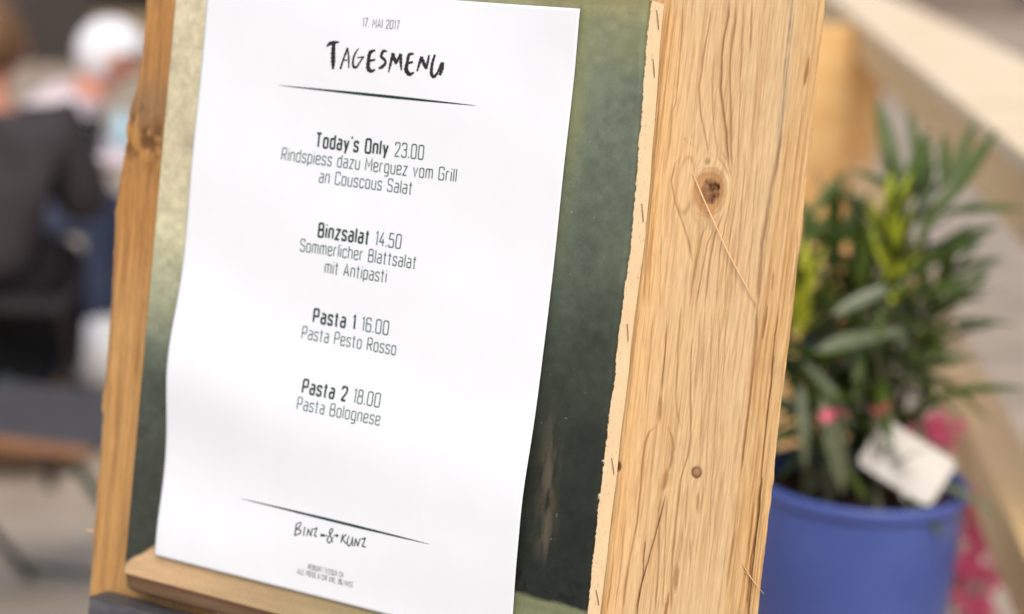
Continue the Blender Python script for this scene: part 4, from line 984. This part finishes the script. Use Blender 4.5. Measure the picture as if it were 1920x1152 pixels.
# white plant label standing in the pot
la = rayp(1700, 868, 1.73)
lb = empty('plant_label', (la.x, la.y, pc.z - .022)); tag(lb, 'blank white plastic plant label tilted over the rim of the blue pot', 'plant label')
ex_ = (rayp(1800, 868 + 52, 1.73) - rayp(1640, 868 - 48, 1.73)).normalized(); ez_ = (rayp(1668, 800, 1.74) - rayp(1640, 868, 1.74)); ez_ = (ez_ - ex_ * ez_.dot(ex_)).normalized(); ey_ = ez_.cross(ex_)
bm = bmesh.new(); hw, hh, cr = .0425 * KP, .0265 * KP, .007; outl = []
for cx, cy, a0 in ((hw - cr, hh - cr, 0), (-hw + cr, hh - cr, 90), (-hw + cr, -hh + cr, 180), (hw - cr, -hh + cr, 270)):
    for a in (0, 30, 60, 90): outl.append((cx + cr * math.cos(R(a0 + a)), cy + cr * math.sin(R(a0 + a))))
fa = [bm.verts.new((la - lb.location) + ex_ * x + ez_ * y + ey_ * .0006) for x, y in outl]; fb_ = [bm.verts.new((la - lb.location) + ex_ * x + ez_ * y - ey_ * .0006) for x, y in outl]
bm.faces.new(fa); bm.faces.new(fb_[::-1])
for i in range(len(fa)): bm.faces.new((fa[i], fb_[i], fb_[(i + 1) % len(fa)], fa[(i + 1) % len(fa)]))
bm_obj('tag_plate', bm, M_label, lb)
st0 = la - lb.location - ez_ * .026 + ex_ * .012
tube_mesh('stake', [st0, st0 * .6 + Vector((.0, .02, -.002)), Vector((.0, .035, -.01))], .0022, M_label, lb, 6)

# ------------------------------------------------------------------ pink flowering plant behind the pot
fc = ray(1800, 1010, 2.25); tr = empty('pink_flower_planter', (fc.x, fc.y, 0), (0, 0, math.atan2(D.y, D.x) - math.pi / 2))
tag(tr, 'low bush of small pink flowers in a plain pine planter box, behind the blue pot', 'flowering plant')
for (lo, hi) in (((-.16, -.25, 0), (-.14, .25, .42)), ((.10, -.25, 0), (.12, .25, .42)), ((-.139, -.25, 0), (.099, -.23, .42)), ((-.139, .23, 0), (.099, .25, .42))): box('planter_board', lo, hi, M_tan, tr)
box('soil', (-.139, -.229, .01), (.099, .229, .38), M_soil, tr, bevel=0)
bm = bmesh.new()
for q in range(5):
    a = q * 2 * math.pi / 5; c, s_ = math.cos(a), math.sin(a)
    vs = [bm.verts.new((0, 0, 0))] + [bm.verts.new((r_ * math.cos(a + t_), r_ * math.sin(a + t_), z_)) for r_, t_, z_ in ((.6, -.5, .1), (1.0, -.28, .22), (1.05, .0, .25), (1.0, .28, .22), (.6, .5, .1))]
    bm.faces.new(vs)
bl_me = bpy.data.meshes.new('blossom'); bm.to_mesh(bl_me); bm.free(); bl_me.materials.append(M_pink)
pl_me = leaf_mesh('leaf', 1.0, .42, -.2, M_pink_leaf)
B0 = tr.matrix_basis.to_translation(); irot = Matrix.Rotation(-tr.rotation_euler.z, 3, 'Z')
TB = tr.location.copy()
def loc_tr(p_): return irot @ (p_ - TB)
spots = [(random.gauss(1834, 24), random.uniform(905, 1250), random.uniform(1.95, 2.3)) for _ in range(190)] + [(random.gauss(1745, 26), random.gauss(805, 14), random.uniform(1.9, 2.05)) for _ in range(22)] + [(random.gauss(1650, 13), random.gauss(766, 6), 1.47) for _ in range(3)] + [(random.gauss(1559, 8), random.gauss(780, 7), 1.47) for _ in range(2)] + [(1650, 765, 2.05), (1641, 772, 2.05), (1662, 768, 2.06), (1655, 760, 2.08), (1558, 780, 2.04), (1566, 776, 2.05), (1552, 786, 2.04), (1700, 800, 2.1), (1718, 806, 2.1), (1735, 812, 2.1), (1760, 818, 2.12), (1775, 830, 2.12), (1748, 806, 2.12), (1480, 812, 2.1)]
for (x, y, d) in spots:
    p_ = ray(x, y, d)
    if p_.z < .45: p_.z = .45 + random.uniform(0, .1)
    o = bpy.data.objects.new('blossom', bl_me); COL.objects.link(o); o.parent = tr
    o.location = loc_tr(p_); o.scale = [random.uniform(.009, .014) * (.55 if d < 1.6 else 1)] * 3; o.rotation_euler = (random.uniform(-.9, .9), random.uniform(-.9, .9), random.uniform(0, 6))
for k in range(110):
    p_ = ray(random.gauss(1832, 30), random.uniform(900, 1260), random.uniform(2.1, 2.42)) if k < 80 else ray(random.uniform(1550, 1780), random.uniform(770, 930), random.uniform(2.08, 2.3))
    if p_.z < .42: p_.z = .42 + random.uniform(0, .1)
    q = loc_tr(p_); az = random.uniform(0, 6.28)
    put_leaf(pl_me, q, Vector((math.cos(az), math.sin(az), random.uniform(-.2, .8))), random.uniform(.025, .04), random.uniform(-.5, .5), root=tr, base=Vector((0, 0, 0)))
for k in range(26):
    s_ = spots[random.randrange(len(spots))] if k < 16 else spots[190 + k % 35]; q = loc_tr(ray(*s_)); q.z = max(q.z, .45); b0 = Vector((random.uniform(-.1, .06), random.uniform(-.15, .15), .38))
    tube_mesh('stem', [b0, b0.lerp(q, .5) + Vector((0, 0, .03)), q], [.002, .0016, .001], M_stem, tr, 5)

# ------------------------------------------------------------------ people and furniture behind, at the left
def skin_obj(name, joints, edges, mat, parent, root=0, sub=2):
    """joints: [(x,y,z,r)]; one continuous skinned surface"""
    me = bpy.data.meshes.new(name); me.from_pydata([j[:3] for j in joints], edges, [])
    o = bpy.data.objects.new(name, me); COL.objects.link(o)
    if parent: o.parent = parent
    md = o.modifiers.new('skin', 'SKIN'); md.use_smooth_shade = True
    sv_ = me.skin_vertices[0].data
    for i, j in enumerate(joints):
        rr = j[3]; sv_[i].radius = (rr, rr) if not hasattr(rr, '__len__') else rr; sv_[i].use_root = (i == root)
    s2 = o.modifiers.new('sub', 'SUBSURF'); s2.levels = sub; s2.render_levels = sub
    me.materials.append(mat)
    return o

def person(loc, rz, label, top_m, leg_m, hair_m, cap=False, lean=0.12, sc=.92, squash=1.0):
    root = empty('person', loc, (0, 0, rz)); tag(root, label, 'person'); root.scale = (sc, sc, sc)
    def Z(z): return z if z < .52 else .52 + (z - .52) * squash
    L = lean
    def sp(z): return (0, L * (z - .46) * 1.6 - .02, z)
    J = []; E_ = []
    def add(p_, r_, par=None):
        J.append((p_[0], p_[1], Z(p_[2]), r_))
        if par is not None: E_.append((par, len(J) - 1))
        return len(J) - 1
    pel = add((0, 0, .52), .08); bel = add(sp(.66), .09, pel); ch = add(sp(.84), .10, bel); nb = add(sp(.99), .07, ch); nk = add(sp(1.06), .052, nb)
    hc = add((0, sp(1.12)[1] + .02, 1.13), .078, nk); hm = add((0, sp(1.12)[1] + .025, 1.18), .088, hc); ht = add((0, sp(1.12)[1] + .01, 1.235), .07, hm)
    add((0, sp(1.12)[1] + .125, 1.155), .012, hc)                                        # nose
    hands = []
    for s in (-1, 1):
        hip = add((s * .09, .02, .50), .065, pel); kn = add((s * .12, .43, .50), .05, hip); an_ = add((s * .12, .40, .10), .042, kn); add((s * .13, .53, .045), .035, an_)
        shd = add((s * .17, sp(.96)[1], .955), .062, ch)
        el = add((s * .235, sp(.80)[1] + .07, .72), .045, shd)
        wr_ = add((s * .14, sp(.8)[1] + .30, .76), .028, el); pm = add((s * .12, sp(.8)[1] + .36, .765), .032, wr_)
        for f in range(4):
            fx = s * (.12 + (f - 1.5) * .019); f1 = add((fx, sp(.8)[1] + .41, .762), .0095, pm); f2 = add((fx, sp(.8)[1] + .44 - .005 * abs(f - 1.3), .752), .0085, f1); add((fx, sp(.8)[1] + .462 - .01 * abs(f - 1.3), .738), .007, f2)
        t1 = add((s * .085, sp(.8)[1] + .375, .755), .011, pm); add((s * .07, sp(.8)[1] + .405, .75), .009, t1)
        hands.append(pm)
    skin_obj('body', J, E_, M_skin, root)
    # garments follow the same joints, a little thicker, and end at neck, cuffs and hems
    g = [(0, 0, .50, .135), (*sp(.66), .150), (*sp(.84), .168), (*sp(.965), .095)]
    ge = [(0, 1), (1, 2), (2, 3)]
    for s in (-1, 1):
        b = len(g); g += [(s * .19, sp(.96)[1], .95, .10), (s * .25, sp(.80)[1] + .065, .72, .076), (s * .145, sp(.8)[1] + .28, .757, .056)]; ge += [(2, b), (b, b + 1), (b + 1, b + 2)]
    g = [(a[0], a[1], Z(a[2]), a[3]) for a in g]
    skin_obj('jacket' if not cap else 'shirt', g, ge, top_m, root)
    g = [(0, 0, .515, .140)]; ge = []
    for s in (-1, 1):
        b = len(g); g += [(s * .095, .04, .505, .12), (s * .12, .43, .505, .092), (s * .12, .40, .13, .07)]; ge += [(0, b), (b, b + 1), (b + 1, b + 2)]
        box('shoe', (s * .12 - .045, .36, 0), (s * .12 + .045, .60, .075), M_black, root, bevel=.02)
    skin_obj('trousers', g, ge, leg_m, root)
    hy = sp(1.12)[1] + .02
    # hair / cap as a shell over the skull
    bm = bmesh.new(); bmesh.ops.create_uvsphere(bm, u_segments=24, v_segments=16, radius=1)
    for v in list(bm.verts):
        if (v.co.z < -.05 and v.co.y > .1) or v.co.z < -.75: bm.verts.remove(v)
    for v in bm.verts:
        n_ = 1 + (.05 * math.sin(v.co.x * 14) * math.cos(v.co.z * 11) if not cap else 0)
        v.co = Vector((v.co.x * .103 * n_, hy - .012 + v.co.y * .118 * n_, Z(1.19) + v.co.z * .115 * n_))
    h_ = bm_obj('cap' if cap else 'hair', bm, hair_m, root, smooth=True)
    if cap:
        bm = bmesh.new(); bmesh.ops.create_circle(bm, cap_ends=True, segments=20, radius=.08, matrix=Matrix.Translation((0, hy + .10, Z(1.19) + .025)) @ Matrix.Rotation(-.15, 4, 'X'))
        r_ = bmesh.ops.extrude_face_region(bm, geom=list(bm.faces)); bmesh.ops.translate(bm, vec=(0, 0, .006), verts=[e for e in r_['geom'] if isinstance(e, bmesh.types.BMVert)])
        bm_obj('brim', bm, hair_m, h_)
    for s in (-1, 1):
        bm = bmesh.new(); bmesh.ops.create_uvsphere(bm, u_segments=10, v_segments=8, radius=.011, matrix=Matrix.Translation((s * .033, hy + .083, Z(1.178)))); bm_obj('eye', bm, M_eye, root, smooth=True)
        bm = bmesh.new(); bmesh.ops.create_uvsphere(bm, u_segments=10, v_segments=8, radius=1, matrix=Matrix.Translation((s * .092, hy, Z(1.165))) @ Matrix.Diagonal((.012, .02, .032, 1))); bm_obj('ear', bm, M_skin, root, smooth=True)
    box('mouth', (-.022, hy + .079, Z(1.112)), (.022, hy + .085, Z(1.112) + .007), M_coral, root, bevel=.002)
    return root

def on_ground(px, py, d):
    p_ = ray(px, py, d); p_.z = 0; return p_
view_az = math.atan2(fwd.y, fwd.x) - math.pi / 2       # facing away from the lens
pA = on_ground(-14, 420, 4.4)
person(pA, view_az + .12, 'person with brown hair and charcoal jacket, seated with back turned at far left', M_jacket, M_black_cloth, M_hair, lean=.02)
pB = on_ground(-34, 330, 5.5)
person(pB, view_az - 1.45, 'person in a pale shirt, blue jeans and a white cap, leaning forward', M_lilac, M_jeans, M_cap, cap=True, lean=.42, sc=.93, squash=.78)

def chair(loc, rz, label, seat_m, frame_m, group=None, slats=9, back=True):
    root = empty('folding_chair' if back else 'folding_stool', loc, (0, 0, rz)); tag(root, label, 'chair' if back else 'stool', group if back else None)
    hi = .86 if back else .458
    for k in range(slats): y = -.19 + k * .38 / slats; box('seat_slat', (-.20, y, .44), (.20, y + .38 / slats - .012, .458), seat_m if k < slats - 1 or seat_m is not M_slat_grey else M_slat_brown, root, bevel=.004)
    if back:
        for z in (.66, .76): box('back_slat', (-.20, -.235, z), (.20, -.218, z + .07), seat_m, root, bevel=.004)
    for s in (-1, 1):
        tube_mesh('leg', [(s * .19, -.245 if back else -.21, hi), (s * .19, -.20, .45 if back else .44), (s * .19, .20, .01)], .011, frame_m, root)
        tube_mesh('leg', [(s * .165, .17, .438), (s * .165, -.24, .01)], .011, frame_m, root)
        lathe_o = tube_mesh('pivot', [(s * .15, -.022, .236), (s * .205, -.022, .236)], .016, M_black, root)
    tube_mesh('stretcher', [(-.165, -.2, .05), (.165, -.2, .05)], .008, frame_m, root); tube_mesh('stretcher', [(-.19, .17, .04), (.19, .17, .04)], .008, frame_m, root)
    return root
chair(pA + Vector((0, 0, 0)), view_az + .12, 'black folding stool under the person in the charcoal jacket', M_black, M_black, back=False)
chair(pB, view_az - 1.45, 'dark folding chair under the person with the white cap', M_black, M_black)
c3 = on_ground(72, 800, 3.4)
chair(c3, view_az + math.pi - .25, 'empty folding stool with grey and brown slats on a green metal frame, lower left', M_slat_grey, M_metal_green, back=False)

tp = on_ground(268, 300, 5.1)
tb = empty('cafe_table', tp, (0, 0, view_az)); tag(tb, 'pale cafe table half hidden behind the left post of the sign stand', 'table')
lathe('table_top', [(.001, .70), (.21, .70), (.22, .705), (.22, .722), (.21, .727), (.001, .727)], M_lilac, tb, 48)
tube_mesh('pedestal', [(0, 0, .02), (0, 0, .699)], .03, M_black, tb, 12)
lathe('foot', [(.001, .0), (.22, .0), (.22, .012), (.04, .03), (.001, .03)], M_black, tb, 32)
gp = ray(170, 265, 4.98)
gl_ = empty('drinking_glass', (gp.x, gp.y, .7275)); tag(gl_, 'glass of coral red drink on the cafe table', 'glass')
M_glass, t_, b_ = new_mat('clear_glass'); b_.inputs['Transmission Weight'].default_value = 1; b_.inputs['Roughness'].default_value = .12; b_.inputs['IOR'].default_value = 1.3
lathe('tumbler', [(.001, 0), (.031, 0), (.038, .100), (.036, .100), (.0295, .006), (.001, .006)], M_glass, gl_, 32)
lathe('drink', [(.001, .007), (.0285, .007), (.035, .092), (.001, .092)], M_coral, gl_, 32)
bp_ = ray(228, 232, 5.1)
bb = empty('pale_blue_jug', (bp_.x, bp_.y, .7275))
bb.scale = (.6, .6, .6); tag(bb, 'pale blue jug beside the coral drink on the cafe table', 'jug')
lathe('jug_body', [(.001, 0), (.045, 0), (.055, .05), (.045, .12), (.035, .15), (.04, .17), (.036, .17), (.031, .15), (.001, .13)], M_blue_pale, bb, 32)
tube_mesh('handle', [(.04, 0, .145), (.085, 0, .13), (.08, 0, .07), (.05, 0, .05)], .007, M_blue_pale, bb)
bl = ray(199, 641, 5.15); bl.z = .105
bo = empty('white_ball', (bl.x, bl.y, 0)); tag(bo, 'round white ball on the ground, half hidden by the left post of the sign stand', 'ball')
bm = bmesh.new(); bmesh.ops.create_uvsphere(bm, u_segments=32, v_segments=20, radius=.118, matrix=Matrix.Translation((0, 0, .118))); bm_obj('ball_shell', bm, M_ball, bo, smooth=True)
bm = bmesh.new(); bmesh.ops.create_uvsphere(bm, u_segments=12, v_segments=8, radius=.006, matrix=Matrix.Translation((-.06, -.05, .165))); bm_obj('valve', bm, M_black, bo, smooth=True)

bk = on_ground(8, 540, 4.55)
bpk = empty('added_dark_bag', bk, (0, 0, view_az + .3)); tag(bpk, 'black bag added as shade behind the stool of the person in charcoal', 'added_dark_bag')  # added dark shape standing in for the shade around the stool
bm = bmesh.new(); box_bm(bm, (-.17, -.10, 0), (.17, .10, .46)); bm_obj('bag_body', bm, M_black_cloth, bpk, smooth=True, bevel=.045)
bm = bmesh.new(); box_bm(bm, (-.12, -.15, .04), (.12, -.09, .24)); bm_obj('front_pocket', bm, M_black_cloth, bpk, smooth=True, bevel=.02)
for sx in (-.08, .08): tube_mesh('strap', [(sx, .09, .42), (sx, .15, .34), (sx, .15, .16), (sx, .09, .06)], .014, M_black_cloth, bpk)
bm = bmesh.new(); bmesh.ops.create_uvsphere(bm, u_segments=16, v_segments=10, radius=1, matrix=Matrix.Translation((-.07, -.152, .17)) @ Matrix.Diagonal((.035, .008, .035, 1))); bm_obj('badge', bm, M_slat_grey, bpk, smooth=True)
cr = on_ground(-12, 735, 4.5)
crt = empty('added_shade_crate', cr, (0, 0, view_az + .2)); tag(crt, 'low dark brown wooden crate added as shade on the paving between the chairs, lower left', 'crate')  # added to give the dark of the shadow under the seats
for k in range(3):
    z = .01 + k * .075
    for y in (-.14, .125): box('plank', (-.2, y, z), (.2, y + .015, z + .065), M_crate, crt)
    for x in (-.2, .185): box('plank', (x, -.124, z), (x + .015, .124, z + .065), M_crate, crt)
box('base_board', (-.184, -.124, .01), (.184, .124, .022), M_crate, crt)
for x in (-.18, .155):
    for y in (-.124, .099): box('corner_post', (x - .0, y, .023), (x + .025, y + .025, .24), M_crate, crt)
